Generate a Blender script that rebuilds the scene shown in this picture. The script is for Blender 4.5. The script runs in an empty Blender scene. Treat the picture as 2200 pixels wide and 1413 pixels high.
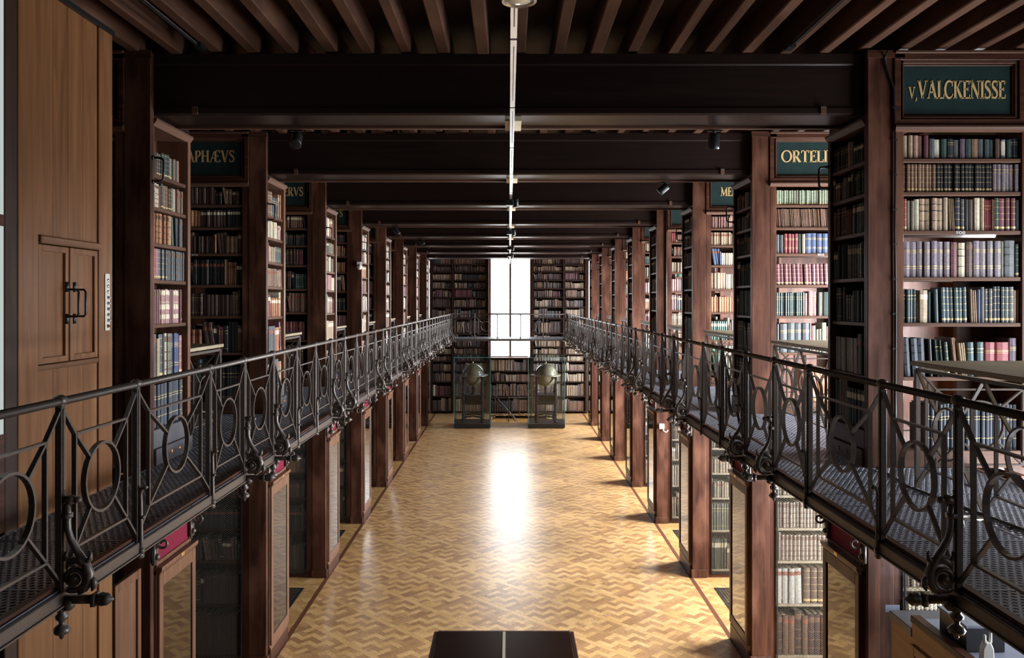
import bpy, bmesh, math, random
from mathutils import Vector, Matrix
random.seed(11)
SC = bpy.context.scene
COL = SC.collection
R = math.radians
PI = math.pi

# ------------------------------------------------------------------ camera
EYE = 3.89
cam_d = bpy.data.cameras.new('camera'); cam = bpy.data.objects.new('camera', cam_d); COL.objects.link(cam)
cam.location = (0, 0, EYE); cam.rotation_euler = (R(90), 0, 0)
cam_d.sensor_width = 36; cam_d.lens = 36 * 1750 / 2200
cam_d.shift_x = 6 / 2200; cam_d.shift_y = -59.5 / 2200
cam_d.clip_start = .05; cam_d.clip_end = 100
SC.camera = cam
# ------------------------------------------------------------------ world, exposure
w = bpy.data.worlds.new('world'); SC.world = w; w.use_nodes = True
w.node_tree.nodes['Background'].inputs[0].default_value = (.75, .85, 1, 1)
w.node_tree.nodes['Background'].inputs[1].default_value = .02
vs = SC.view_settings
vs.view_transform = 'Standard'; vs.look = 'None'; vs.exposure = 0.15; vs.gamma = 1; vs.use_curve_mapping = False
cy = SC.cycles
cy.use_denoising = True; cy.use_adaptive_sampling = True; cy.adaptive_threshold = .02
cy.max_bounces = 7; cy.diffuse_bounces = 4; cy.glossy_bounces = 4; cy.transmission_bounces = 4; cy.transparent_max_bounces = 12
cy.caustics_reflective = False; cy.caustics_refractive = False
cy.sample_clamp_indirect = 6; cy.sample_clamp_direct = 0
# window strengths (daylight through the panes)
W_RIGHT_UP, W_RIGHT_LOW, W_LEFT_UP, W_LEFT_LOW, W_END, W_END_SIDE = 66.0, 70.0, .08, 1.5, 10.0, 14.0

# ------------------------------------------------------------------ main dimensions
P = 2.8; XP = 2.594; SD = .736; XR = 1.869
ZG = 2.69; ZB = 5.246; ZJ = 5.70; ZC = 5.87; YE = 28.27; XW = 4.9
def FR(k): return P * (2.095 + k - 1) if k > 0 else 2.79     # front of stack k
ORD = ['', 'nearest', 'second nearest', 'third nearest', 'fourth nearest', 'fifth nearest', 'sixth nearest', 'seventh nearest', 'farthest']
SIDE = {1: 'right', -1: 'left'}

# ------------------------------------------------------------------ materials
def newmat(name):
    m = bpy.data.materials.new(name); m.use_nodes = True
    nt = m.node_tree; b = nt.nodes['Principled BSDF']
    return m, nt, b
def N(nt, t, **kw):
    n = nt.nodes.new(t)
    for k, v in kw.items(): setattr(n, k, v)
    return n
def plain(name, c, rough=.5, metal=0, spec=.5, noise=0, nscale=20, coat=0):
    m, nt, b = newmat(name)
    b.inputs['Roughness'].default_value = rough; b.inputs['Metallic'].default_value = metal
    b.inputs['Specular IOR Level'].default_value = spec
    b.inputs['Base Color'].default_value = (*c, 1)
    if coat: b.inputs['Coat Weight'].default_value = coat; b.inputs['Coat Roughness'].default_value = .15
    if noise:
        g = N(nt, 'ShaderNodeNewGeometry'); t = N(nt, 'ShaderNodeTexNoise'); t.inputs['Scale'].default_value = nscale; t.inputs['Detail'].default_value = 5
        mx = N(nt, 'ShaderNodeMix', data_type='RGBA')
        mx.inputs[6].default_value = (*[x * (1 - noise) for x in c], 1); mx.inputs[7].default_value = (*[min(1, x * (1 + noise)) for x in c], 1)
        nt.links.new(g.outputs['Position'], t.inputs['Vector']); nt.links.new(t.outputs['Fac'], mx.inputs[0]); nt.links.new(mx.outputs[2], b.inputs['Base Color'])
        bp = N(nt, 'ShaderNodeBump'); bp.inputs['Strength'].default_value = .15; bp.inputs['Distance'].default_value = .005
        nt.links.new(t.outputs['Fac'], bp.inputs['Height']); nt.links.new(bp.outputs[0], b.inputs['Normal'])
    return m
def wood(name, c1, c2, axis, rough=.45, gs=1.0, stain=None, coat=0):
    # grain stretched along one world axis; big soft wear blotches of another tone
    m, nt, b = newmat(name)
    g = N(nt, 'ShaderNodeNewGeometry'); mp = N(nt, 'ShaderNodeMapping')
    s = [26 * gs] * 3; s[axis] = 1.3 * gs; mp.inputs['Scale'].default_value = s
    nt.links.new(g.outputs['Position'], mp.inputs['Vector'])
    t = N(nt, 'ShaderNodeTexNoise'); t.inputs['Scale'].default_value = 1; t.inputs['Detail'].default_value = 6; t.inputs['Roughness'].default_value = .6; t.inputs['Distortion'].default_value = .6
    nt.links.new(mp.outputs[0], t.inputs['Vector'])
    r = N(nt, 'ShaderNodeValToRGB'); r.color_ramp.elements[0].position = .3; r.color_ramp.elements[1].position = .72
    r.color_ramp.elements[0].color = (*c1, 1); r.color_ramp.elements[1].color = (*c2, 1)
    nt.links.new(t.outputs['Fac'], r.inputs['Fac'])
    out = r.outputs['Color']
    if stain:
        mp2 = N(nt, 'ShaderNodeMapping'); s2 = [4.5] * 3; s2[axis] = 1.6; mp2.inputs['Scale'].default_value = s2
        t2 = N(nt, 'ShaderNodeTexNoise'); t2.inputs['Scale'].default_value = 1; t2.inputs['Detail'].default_value = 4
        nt.links.new(g.outputs['Position'], mp2.inputs['Vector']); nt.links.new(mp2.outputs[0], t2.inputs['Vector'])
        r2 = N(nt, 'ShaderNodeValToRGB'); r2.color_ramp.elements[0].position = .48; r2.color_ramp.elements[1].position = .68
        r2.color_ramp.elements[1].color = (.75, .75, .75, 1)
        nt.links.new(t2.outputs['Fac'], r2.inputs['Fac'])
        mx = N(nt, 'ShaderNodeMix', data_type='RGBA'); mx.inputs[7].default_value = (*stain, 1)
        nt.links.new(r2.outputs['Color'], mx.inputs[0]); nt.links.new(out, mx.inputs[6]); out = mx.outputs[2]
    nt.links.new(out, b.inputs['Base Color'])
    b.inputs['Roughness'].default_value = rough; b.inputs['Specular IOR Level'].default_value = .22; b.inputs['Coat Weight'].default_value = coat; b.inputs['Coat Roughness'].default_value = .3
    bp = N(nt, 'ShaderNodeBump'); bp.inputs['Strength'].default_value = .12; bp.inputs['Distance'].default_value = .004
    nt.links.new(t.outputs['Fac'], bp.inputs['Height']); nt.links.new(bp.outputs[0], b.inputs['Normal'])
    return m
def tinted(name, rough, coat=0, spec=.5, grain=0, axis=None):
    # colour = colour attribute x object colour, with a little wear
    m, nt, b = newmat(name)
    a = N(nt, 'ShaderNodeAttribute'); a.attribute_name = 'tint'
    o = N(nt, 'ShaderNodeObjectInfo')
    mx = N(nt, 'ShaderNodeMix', data_type='RGBA', blend_type='MULTIPLY'); mx.inputs[0].default_value = 1
    nt.links.new(a.outputs['Color'], mx.inputs[6]); nt.links.new(o.outputs['Color'], mx.inputs[7])
    g = N(nt, 'ShaderNodeNewGeometry'); t = N(nt, 'ShaderNodeTexNoise'); t.inputs['Scale'].default_value = grain or 60; t.inputs['Detail'].default_value = 5
    nt.links.new(g.outputs['Position'], t.inputs['Vector'])
    mr = N(nt, 'ShaderNodeMapRange'); mr.inputs['From Min'].default_value = .3; mr.inputs['From Max'].default_value = .7; mr.inputs['To Min'].default_value = .72; mr.inputs['To Max'].default_value = 1.2
    nt.links.new(t.outputs['Fac'], mr.inputs[0])
    m2 = N(nt, 'ShaderNodeMix', data_type='RGBA', blend_type='MULTIPLY'); m2.inputs[0].default_value = 1
    nt.links.new(mx.outputs[2], m2.inputs[6]); nt.links.new(mr.outputs[0], m2.inputs[7])
    nt.links.new(m2.outputs[2], b.inputs['Base Color'])
    b.inputs['Roughness'].default_value = rough; b.inputs['Specular IOR Level'].default_value = spec
    if coat: b.inputs['Coat Weight'].default_value = coat; b.inputs['Coat Roughness'].default_value = .36
    return m
def thin_glass(name, tint, refl=1.0, rough=0.0):
    m, nt, b = newmat(name); nt.nodes.remove(b)
    o = nt.nodes['Material Output']; f = N(nt, 'ShaderNodeFresnel'); f.inputs['IOR'].default_value = 1.5
    mu = N(nt, 'ShaderNodeMath', operation='MULTIPLY'); mu.inputs[1].default_value = refl; mu.use_clamp = True
    tr = N(nt, 'ShaderNodeBsdfTransparent'); tr.inputs[0].default_value = (*tint, 1)
    gl = N(nt, 'ShaderNodeBsdfGlossy'); gl.inputs['Roughness'].default_value = rough
    mx = N(nt, 'ShaderNodeMixShader')
    nt.links.new(f.outputs[0], mu.inputs[0]); nt.links.new(mu.outputs[0], mx.inputs[0]); nt.links.new(tr.outputs[0], mx.inputs[1]); nt.links.new(gl.outputs[0], mx.inputs[2]); nt.links.new(mx.outputs[0], o.inputs[0])
    return m
def emit(name, c, s):
    m, nt, b = newmat(name); nt.nodes.remove(b)
    e = N(nt, 'ShaderNodeEmission'); e.inputs[0].default_value = (*c, 1); e.inputs[1].default_value = s
    nt.links.new(e.outputs[0], nt.nodes['Material Output'].inputs[0]); return m

M = {}
RW1, RW2, RST = (.024, .0085, .005), (.085, .031, .017), (.15, .064, .038)
for ax, nm in enumerate('xyz'):
    M['wood_' + nm] = wood('walnut_' + nm, RW1, RW2, ax, .42, 1, RST if nm == 'z' else None)
    M['shelfwood_' + nm] = wood('shelf_' + nm, (.06, .027, .016), (.12, .056, .033), ax, .5)
M['beam'] = wood('beam_wood', (.010, .0055, .0045), (.018, .009, .007), 0, .36)
M['joist'] = wood('joist_wood', (.036, .016, .009), (.085, .037, .021), 1, .55, .6, (.12, .055, .032))
M['ceil'] = wood('ceiling_wood', (.016, .008, .006), (.03, .014, .009), 1, .6)
M['oak'] = wood('oak_panel', (.11, .045, .018), (.225, .098, .040), 2, .30, .8, None, .4)
M['oak_orange'] = wood('counter_oak', (.26, .11, .03), (.42, .19, .055), 1, .35, .8)
M['oak_x'] = wood('oak_trim', (.10, .044, .02), (.20, .092, .042), 1, .30, .8, None, .4)
M['mahog'] = wood('case_wood', (.10, .045, .026), (.19, .092, .055), 2, .34)
M['darkwood'] = wood('dark_board', (.022, .011, .008), (.05, .024, .016), 2, .45)
M['tabletop'] = wood('reading_top', (.24, .19, .12), (.42, .34, .23), 1, .5)
M['desk'] = wood('desk_top', (.014, .006, .004), (.035, .014, .008), 0, .2)
M['iron'] = plain('cast_iron', (.095, .074, .062), .38, .25, .5, .35, 60)
M['deckiron'] = plain('deck_iron', (.17, .175, .205), .42, .25, .5, .3, 90)
M['wire'] = plain('wire', (.14, .135, .115), .45, .3)
M['green'] = plain('board_green', (.012, .027, .025), .45, 0, .3, .3, 14)
M['gold'] = plain('gilt_paint', (.62, .42, .19), .45, .15)
M['gilt'] = plain('gilt', (.55, .40, .17), .4, .3)
M['creamlabel'] = plain('paper_label', (.62, .54, .38), .7)
M['redlabel'] = plain('red_label', (.20, .06, .03), .6)
M['brownlabel'] = plain('brown_label', (.12, .06, .032), .6)
M['white'] = plain('white_paint', (.75, .74, .70), .45)
M['red'] = plain('red_felt', (.15, .006, .022), .8, 0, .2, .15, 80)
M['brass'] = plain('brass', (.70, .50, .20), .3, .9)
M['copper'] = plain('copper', (.62, .26, .12), .35, .7)
M['slate'] = plain('slate_drawer', (.09, .085, .09), .4, 0, .5, .25, 10)
M['black'] = plain('black_metal', (.015, .015, .016), .35, .2)
M['chrome'] = plain('white_metal', (.72, .74, .76), .22, .85)
M['plaster'] = plain('plaster', (.05, .04, .032), .8, 0, .3, .1, 3)
M['stonewall'] = plain('outer_wall', (.10, .085, .065), .85, 0, .3, .12, 2.2)
M['glass'] = thin_glass('vitrine_glass', (.93, .965, 1.0), .9)
M['glassedge'] = plain('glass_edge', (.10, .32, .30), .15, 0, .6)
M['door_glass'] = thin_glass('cabinet_glass', (.86, .85, .80), 2.2, .02)
M['frost'] = emit('frosted_daylight', (.82, .92, .88), .55)
M['book'] = tinted('book_cover', .5, 0, .45)
M['page'] = plain('page_block', (.46, .38, .26), .8, 0, .2, .25, 160)
M['parquet'] = tinted('parquet', .30, .55, .5, 34)
M['floorbase'] = wood('floor_base', (.30, .15, .06), (.42, .23, .10), 1, .3)
M['inlay'] = wood('inlay', (.10, .035, .02), (.16, .06, .035), 1, .3)
M['globe_top'] = plain('globe_paper', (.26, .21, .12), .22, 0, .5, .45, 9, .4)
M['globe_ring'] = plain('globe_ring', (.40, .30, .18), .3, 0, .5, .2, 30)
M['ebony'] = plain('ebony', (.006, .006, .007), .6, 0, .15)
M['plinth'] = plain('plinth_black', (.012, .013, .014), .35)
M['plasticw'] = plain('plastic', (.72, .71, .66), .4)
M['lens'] = plain('lamp_lens', (.8, .78, .65), .15, .3)
M['rug'] = plain('grille_iron', (.03, .03, .03), .5, .5)
M['oakstep'] = wood('stair_oak', (.35, .16, .045), (.55, .28, .09), 0, .35)
M['nickel'] = plain('nickel', (.72, .70, .62), .35, .5)
M['bluetop'] = plain('worktop', (.16, .17, .22), .4)

# ------------------------------------------------------------------ mesh builder
class MB:
    def __init__(s): s.v = []; s.f = []; s.m = []; s.c = []; s.cur = None
    def add(s, vs, fs, mat=0):
        o = len(s.v); s.v.extend(vs)
        for f in fs: s.f.append(tuple(i + o for i in f)); s.m.append(mat)
        if s.cur is not None: s.c.extend([s.cur] * len(vs))
        return s
    def box(s, x0, y0, z0, x1, y1, z1, mat=0):
        if x0 > x1: x0, x1 = x1, x0
        if y0 > y1: y0, y1 = y1, y0
        return s.add([(x0, y0, z0), (x1, y0, z0), (x1, y1, z0), (x0, y1, z0), (x0, y0, z1), (x1, y0, z1), (x1, y1, z1), (x0, y1, z1)],
              [(0, 3, 2, 1), (4, 5, 6, 7), (0, 1, 5, 4), (1, 2, 6, 5), (2, 3, 7, 6), (3, 0, 4, 7)], mat)
    def bar(s, a, b, wd, th, up=(1, 0, 0), mat=0):
        # rectangular bar from a to b; wd across 'up', th across the third axis
        a = Vector(a); b = Vector(b); d = (b - a).normalized(); u = Vector(up); sd = d.cross(u).normalized(); u = sd.cross(d).normalized()
        vs = []
        for p in (a, b):
            for i, j in ((-1, -1), (1, -1), (1, 1), (-1, 1)): vs.append(tuple(p + u * (i * wd / 2) + sd * (j * th / 2)))
        return s.add(vs, [(0, 1, 2, 3)[::-1], (4, 5, 6, 7), (0, 1, 5, 4), (1, 2, 6, 5), (2, 3, 7, 6), (3, 0, 4, 7)], mat)
    def tube(s, pts, r, n=8, closed=False, mat=0, squash=None):
        pts = [Vector(p) for p in pts]; L = len(pts); vs = []; prev = None
        for i, p in enumerate(pts):
            if closed: d = pts[(i + 1) % L] - pts[i - 1]
            else: d = pts[min(i + 1, L - 1)] - pts[max(i - 1, 0)]
            d.normalize()
            if prev is None:
                u = d.orthogonal().normalized()
                if squash: u = (Vector(squash) - d * d.dot(Vector(squash))).normalized()
            else: u = (prev - d * prev.dot(d)).normalized()
            prev = u; q = d.cross(u)
            rr = r[i] if isinstance(r, (list, tuple)) else r
            for k in range(n):
                a = 2 * PI * k / n + PI / n; vs.append(tuple(p + u * (math.cos(a) * rr) + q * (math.sin(a) * rr)))
        fs = []
        for i in range(L if closed else L - 1):
            j = (i + 1) % L
            for k in range(n): fs.append((i * n + k, i * n + (k + 1) % n, j * n + (k + 1) % n, j * n + k))
        if not closed: fs.append(tuple(range(n))[::-1]); fs.append(tuple(range((L - 1) * n, L * n)))
        return s.add(vs, fs, mat)
    def ring(s, c, rad, w_, t_, n=28, ax=0, mat=0):
        # flat band ring in the plane normal to axis ax; radial w_, axial t_
        vs = []
        for k in range(n):
            a = 2 * PI * k / n; co, si = math.cos(a), math.sin(a)
            for rr, tt in ((rad - w_ / 2, -t_ / 2), (rad + w_ / 2, -t_ / 2), (rad + w_ / 2, t_ / 2), (rad - w_ / 2, t_ / 2)):
                q = [0, 0, 0]; q[ax] = tt; q[(ax + 1) % 3] = co * rr; q[(ax + 2) % 3] = si * rr
                vs.append((c[0] + q[0], c[1] + q[1], c[2] + q[2]))
        fs = []
        for k in range(n):
            j = (k + 1) % n
            for e in range(4): fs.append((k * 4 + e, k * 4 + (e + 1) % 4, j * 4 + (e + 1) % 4, j * 4 + e))
        return s.add(vs, fs, mat)
    def lathe(s, prof, c=(0, 0, 0), n=16, mat=0, d=(0, 0, 1)):
        d = Vector(d).normalized(); u = d.orthogonal().normalized(); q = d.cross(u); c = Vector(c); vs = []
        for r, z in prof:
            for k in range(n):
                a = 2 * PI * k / n; vs.append(tuple(c + d * z + u * (r * math.cos(a)) + q * (r * math.sin(a))))
        fs = []
        for i in range(len(prof) - 1):
            for k in range(n): fs.append((i * n + k, i * n + (k + 1) % n, (i + 1) * n + (k + 1) % n, (i + 1) * n + k))
        fs.append(tuple(range(n))[::-1]); fs.append(tuple(range((len(prof) - 1) * n, len(prof) * n)))
        return s.add(vs, fs, mat)
    def prism(s, prof, a, b, plane='yz', mat=0):
        # closed profile (2D) extruded along remaining axis from a to b
        n = len(prof); vs = []
        for t in (a, b):
            for p, q in prof:
                vs.append({'yz': (t, p, q), 'xz': (p, t, q), 'xy': (p, q, t)}[plane])
        fs = [tuple(range(n)), tuple(range(n, 2 * n))[::-1]] + [(i, i + n, (i + 1) % n + n, (i + 1) % n) for i in range(n)]
        return s.add(vs, fs, mat)
    def mesh(s, name, mats, smooth=False, bevel=0, white=False):
        me = bpy.data.meshes.new(name); me.from_pydata(s.v, [], s.f)
        for m in mats: me.materials.append(m)
        if len(mats) > 1: me.polygons.foreach_set('material_index', s.m)
        if bevel or True:
            bm = bmesh.new(); bm.from_mesh(me)
            if not s.c: bmesh.ops.recalc_face_normals(bm, faces=bm.faces)
            if bevel: bmesh.ops.bevel(bm, geom=bm.edges, offset=bevel, segments=1, affect='EDGES')
            bm.to_mesh(me); bm.free()
        if s.c or white:
            at = me.color_attributes.new('tint', 'FLOAT_COLOR', 'POINT')
            flat = [x for c in s.c for x in (*c, 1)] if s.c else [1.0] * (4 * len(me.vertices))
            at.data.foreach_set('color', flat)
        if smooth:
            me.polygons.foreach_set('use_smooth', [True] * len(me.polygons))
        me.update(); return me
    def build(s, name, mats, parent=None, smooth=False, bevel=0, loc=None):
        if not isinstance(mats, (list, tuple)): mats = [mats]
        return obj(name, s.mesh(name, mats, smooth, bevel), parent)
ROOTLOC = {}
def obj(name, me, parent=None, loc=(0, 0, 0), rot=(0, 0, 0), scale=(1, 1, 1)):
    o = bpy.data.objects.new(name, me); COL.objects.link(o)
    l = Vector(loc)
    if parent is not None:
        o.parent = parent; l = l - ROOTLOC.get(parent.name, Vector((0, 0, 0)))
    o.location = l; o.rotation_euler = rot; o.scale = scale
    ROOTLOC[o.name] = Vector(loc)
    return o
def tag(o, label=None, cat=None, group=None, kind=None):
    if label: o['label'] = label
    if cat: o['category'] = cat
    if group: o['group'] = group
    if kind: o['kind'] = kind
    return o
def thing(name, label, cat, loc=(0, 0, 0), group=None, kind=None):
    o = bpy.data.objects.new(name, None); COL.objects.link(o); o.location = loc; o.empty_display_size = .1
    ROOTLOC[o.name] = Vector(loc)
    return tag(o, label, cat, group, kind)
def B(name, parent, mat, x0, y0, z0, x1, y1, z1, bevel=0):
    return MB().box(x0, y0, z0, x1, y1, z1).build(name, M[mat] if isinstance(mat, str) else mat, parent, bevel=bevel)
# ================================================================== THE SHELL
YB = -1.6
def struct(o, label=None): 
    o['kind'] = 'structure'
    if label: o['label'] = label
    return o
# floor: base slab with a stairwell opening near the end wall, parquet blocks on top
SX0, SX1, SY0, SY1 = -.62, 1.25, 26.25, 27.75
floor_root = thing('floor', 'varnished zigzag parquet floor of the long nave', None, (0, 0, 0), kind='structure')
fb = MB(); zt = -.012
for (x0, y0, x1, y1) in ((-XW, YB, XW, SY0), (-XW, SY1, XW, 28.7), (-XW, SY0, SX0, SY1), (SX1, SY0, XW, SY1)):
    fb.box(x0, y0, -.25, x1, y1, zt)
fb.build('floor_base', M['floorbase'], floor_root)
# parquet: panels of 8x8 cells at 45 degrees, herringbone inside, strips between
UW = .0735; S2 = math.sqrt(.5); NP_ = 9
LIGHT = [(.63, .365, .145), (.66, .395, .165), (.59, .33, .12), (.64, .375, .15), (.61, .345, .13)]
DARK = [(.44, .235, .095), (.39, .20, .08), (.47, .255, .105), (.42, .22, .09), (.35, .175, .07)]
ORNG = [(.46, .25, .085), (.50, .28, .10), (.42, .22, .075), (.54, .32, .13)]
blocks = []
def uv2xy(u, v): return ((u - v) * S2, (u + v) * S2)
YF0, YF1, XF = 7.4, 28.25, 3.15
umin, umax = int((YF0 - XF) / (2 * S2) / UW) - 2, int((YF1 + XF) / (2 * S2) / UW) + 2
rp = random.Random(5)
for iu in range(umin, umax):
    for iv in range(int((YF0 - XF) / (2 * S2) / UW) - 2, umax):
        x, y = uv2xy((iu + .5) * UW, (iv + .5) * UW)
        if abs(x) > XF or y < YF0 or y > YF1: continue
        if SX0 - .05 < x < SX1 + .05 and SY0 - .02 < y < SY1 + .1: continue
        pu, pv = iu % NP_, iv % NP_
        w_, h_ = 1, 1; key = None
        if pu == 8 and pv == 8: key = 'L'
        elif pu == 8:
            if pv % 4: continue
            w_, h_ = 1, 4; key = 'L'
        elif pv == 8:
            if pu % 4: continue
            w_, h_ = 4, 1; key = 'D'
        else:
            k = (pu - pv) % 4
            if k == 0: w_ = 2 if pu < 7 else 1
            elif k == 1:
                if pu > 0: continue
            elif k == 3: h_ = 2 if pv < 7 else 1
            else:
                if pv > 0: continue
            row = (pu + pv + (0 if k in (0, 3) else -1)) // 2 + (1 if k == 3 else 0)
            key = 'L' if row % 2 else 'D'
            if rp.random() < .06: key = 'L' if key == 'D' else 'D'
        c = rp.choice(LIGHT if key == 'L' else DARK)
        cx, cyy = uv2xy((iu + w_ / 2) * UW, (iv + h_ / 2) * UW)
        if abs(cx) > 2.57: c = rp.choice(ORNG)
        blocks.append((cx, cyy, w_ * UW, h_ * UW, c, rp.uniform(-.0006, .0006)))
blocks.sort(key=lambda b: (b[1] + (0 if abs(b[0]) < 2.5 else 3) + (9 if b[1] < 8.75 or (-.8 < b[0] < .7 and b[1] < 9.0) else 0)))
one = MB(); g = .0008
def blockgeo(mb, cx, cyy, w_, h_, dz):
    q = []
    for a, b in ((-1, -1), (1, -1), (1, 1), (-1, 1)):
        u = a * (w_ / 2 - g); v = b * (h_ / 2 - g); x, y = uv2xy(u, v); q.append((cx + x, cyy + y))
    mb.add([(x, y, -.014) for x, y in q] + [(x, y, dz) for x, y in q], [(4, 5, 6, 7), (0, 1, 5, 4), (1, 2, 6, 5), (2, 3, 7, 6), (3, 0, 4, 7)])
ubm = {}
for i, (cx, cyy, w_, h_, c, dz) in enumerate(blocks):
    if i < 300:
        kk = (round(w_, 4), round(h_, 4))
        if kk not in ubm:
            t = MB(); blockgeo(t, 0, 0, w_, h_, 0); ubm[kk] = t.mesh('parquet_block', [M['parquet']], white=True)
        o = obj('parquet_block', ubm[kk], floor_root, (cx, cyy, dz)); o.color = (*c, 1)
    else:
        one.cur = c; blockgeo(one, cx, cyy, w_, h_, dz)
tag(one.build('parquet_field', M['parquet'], floor_root), kind='stuff')
for s in (1, -1):
    B('inlay_strip', floor_root, 'inlay', s * 2.535, 7.4, -.01, s * 2.59, 28.2, .0012)
# stairwell
st = thing('stairwell', 'oak lined stair opening in the floor between the two globe showcases', None, (0, SY0, 0), kind='structure')
wb = MB(); wb.box(SX0 - .03, SY0 - .03, -2.2, SX0, SY1 + .03, .002).box(SX1, SY0 - .03, -2.2, SX1 + .03, SY1 + .03, .002).box(SX0, SY0 - .03, -2.2, SX1, SY0, .002).box(SX0, SY1, -2.2, SX1, SY1 + .03, .002)
wb.build('well_lining', M['oakstep'], st)
for i in range(4):
    B('step', st, 'oakstep', SX0 + .001, SY0 + .001 + i * .02, -.14 - i * .17, SX1 - .001 - i * .42, SY1 - .001, -.10 - i * .17)
# ceiling and joists
ceil = thing('ceiling', 'dark boarded ceiling on close-set timber joists', None, (0, 0, ZC), kind='structure')
for i in range(34):
    x = -XW + i * .29
    B('ceiling_board', ceil, 'ceil', x, YB, ZC + (i % 2) * .004, x + .288, 28.7, ZC + .06)
for j in range(-16, 18):
    x = -.2 + .277 * j + random.uniform(-.008, .008); wj = random.uniform(.075, .095)
    MB().box(x - wj / 2, YB, ZJ + random.uniform(-.012, .012), x + wj / 2, 28.6, ZC + .02).build('joist', M['joist'], ceil, bevel=.008)
# outer walls, end wall, added unseen wall behind the camera to limit light
for s in (1, -1):
    struct(B('wall_' + SIDE[s], None, 'stonewall', s * XW, YB, -.2, s * (XW + .3), 28.9, 6.0))
struct(B('wall_light_stop', None, 'plaster', -XW, YB - .2, -.2, XW, YB, 6.0))
struct(B('wall_end', None, 'plaster', -XW, 28.62, -.2, XW, 28.85, 6.0))
# window panes
def window(idx, s, y0, y1, z0, z1, st_, col):
    o = thing('window_%d' % idx, None, None, (s * XW, (y0 + y1) / 2, z0), kind='structure')
    x = s * (XW - .02)
    MB().add([(x, y0, z0), (x, y1, z0), (x, y1, z1), (x, y0, z1)], [(0, 1, 2, 3) if s < 0 else (3, 2, 1, 0)]).build('pane', emit('daylight_%d' % idx, col, st_), o)
    fr = MB(); t = .05; xa, xb = s * (XW - .09), s * (XW - .005)
    fr.box(xa, y0 - t, z0 - t, xb, y0, z1 + t).box(xa, y1, z0 - t, xb, y1 + t, z1 + t).box(xa, y0, z0 - t, xb, y1, z0).box(xa, y0, z1, xb, y1, z1 + t)
    fr.build('window_frame', M['wood_z'], o)
    ym = (y0 + y1) / 2; mu = MB(); xa2, xb2 = s * (XW - .06), s * (XW - .025)
    mu.box(xa2, ym - .025, z0, xb2, ym + .025, z1)
    for q in (1 / 3, 2 / 3): z = z0 + (z1 - z0) * q; mu.box(xa2, y0, z - .015, xb2, y1, z + .015)
    mu.build('muntins', M['wood_z'], o)
SKY = (.86, .93, 1.0)
wi = 1
for k in range(0, 9):
    b0 = FR(k) + SD if k >= 0 else 0
    b1 = FR(k + 1) if k < 8 else YE
    ym = (b0 + b1) / 2
    for s in (1, -1):
        if k == 8 and False: continue
        up, lo = (W_RIGHT_UP, W_RIGHT_LOW) if s > 0 else (W_LEFT_UP, W_LEFT_LOW)
        fk = .30 if k == 0 else (.6 if k == 8 else 1.0)
        window(wi, s, ym - .7, ym + .7, 2.85, 4.45, up * fk, SKY); wi += 1
        window(wi, s, ym - .7, ym + .7, .55, 2.35, lo * (fk if k == 8 else 1), SKY); wi += 1
for s in (1, -1):
    window(wi, s, .3, 2.2, 2.85, 4.45, W_RIGHT_UP * .06 if s > 0 else W_LEFT_UP, SKY); wi += 1

def endwindow(idx, x0, x1, z0, z1, st_, mull, label):
    o = thing('window_%d' % idx, label, None, ((x0 + x1) / 2, 28.6, z0), kind='structure')
    y = 28.59
    MB().add([(x0, y, z0), (x1, y, z0), (x1, y, z1), (x0, y, z1)], [(0, 1, 2, 3)]).build('pane', emit('daylight_%d' % idx, (.93, .97, 1), st_), o)
    fr = MB(); t = .06
    fr.box(x0 - t, 28.50, z0 - t, x0, 28.6, z1 + t).box(x1, 28.50, z0 - t, x1 + t, 28.6, z1 + t).box(x0, 28.5, z0 - t, x1, 28.6, z0).box(x0, 28.5, z1, x1, 28.6, z1 + t)
    fr.build('window_frame', M['wood_z'], o)
    if mull:
        xm = (x0 + x1) / 2
        B('mullion', o, 'wood_z', xm - .035, 28.50, z0, xm + .035, 28.585, z1)
        for z in mull: B('transom', o, 'wood_x', x0, 28.53, z - .02, x1, 28.585, z + .02)
    return o
wo = endwindow(wi, -.64, .71, 1.98, 5.55, W_END, (3.45,), 'tall blown-out window in the middle of the end wall'); wi += 1
B('window_sill', wo, 'shelfwood_x', -.72, 28.15, 1.90, .79, 28.6, 1.95)
for x in (-.70, .72): B('jamb', wo, 'mahog', x - .03 if x < 0 else x, 28.24, 1.95, x if x < 0 else x + .03, 28.58, 5.6)
for s in (1, -1):
    a, b = sorted((s * 2.79, s * 3.5)); endwindow(wi, a, b, 2.95, 5.3, W_END_SIDE, None, 'bright window strip beside the %s end bookcase' % SIDE[s]); wi += 1

# beams
for k in range(0, 9):
    f = FR(k); y0, y1 = f + .06, f + .50
    o = thing('ceiling_beam', '%s dark timber beam spanning the nave under the joists' % (ORD[k] if k else 'overhead'), None, (0, y0, ZB), kind='structure')
    prof = [(y0, ZB + .05), (y0 + .0, ZB + .012), (y0 + .02, ZB), (y1 - .02, ZB), (y1, ZB + .012), (y1, ZJ - .01), (y0, ZJ - .01), (y0, ZB + .37), (y0 + .012, ZB + .36), (y0 + .012, ZB + .055)]
    MB().prism(prof, -XP - .24, XP + .24, 'yz').build('beam_body', M['beam'], o)
    B('edge_bead', o, 'shelfwood_x', -XP, y1 - .05, ZB - .018, XP, y1 - .01, ZB + .002)
    for s in (1, -1):
        MB().prism([(y0 - .012, ZB + .06), (y0 - .012, ZB + .005), (y0 + .03, ZB + .005)], s * (XP - .33), s * (XP - .29), 'yz').build('wedge', M['shelfwood_x'], o)
        B('beam_head', o, 'beam', s * XP, f + .06, ZB - .02, s * (XP + .24), f + SD, ZJ - .01)
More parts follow.
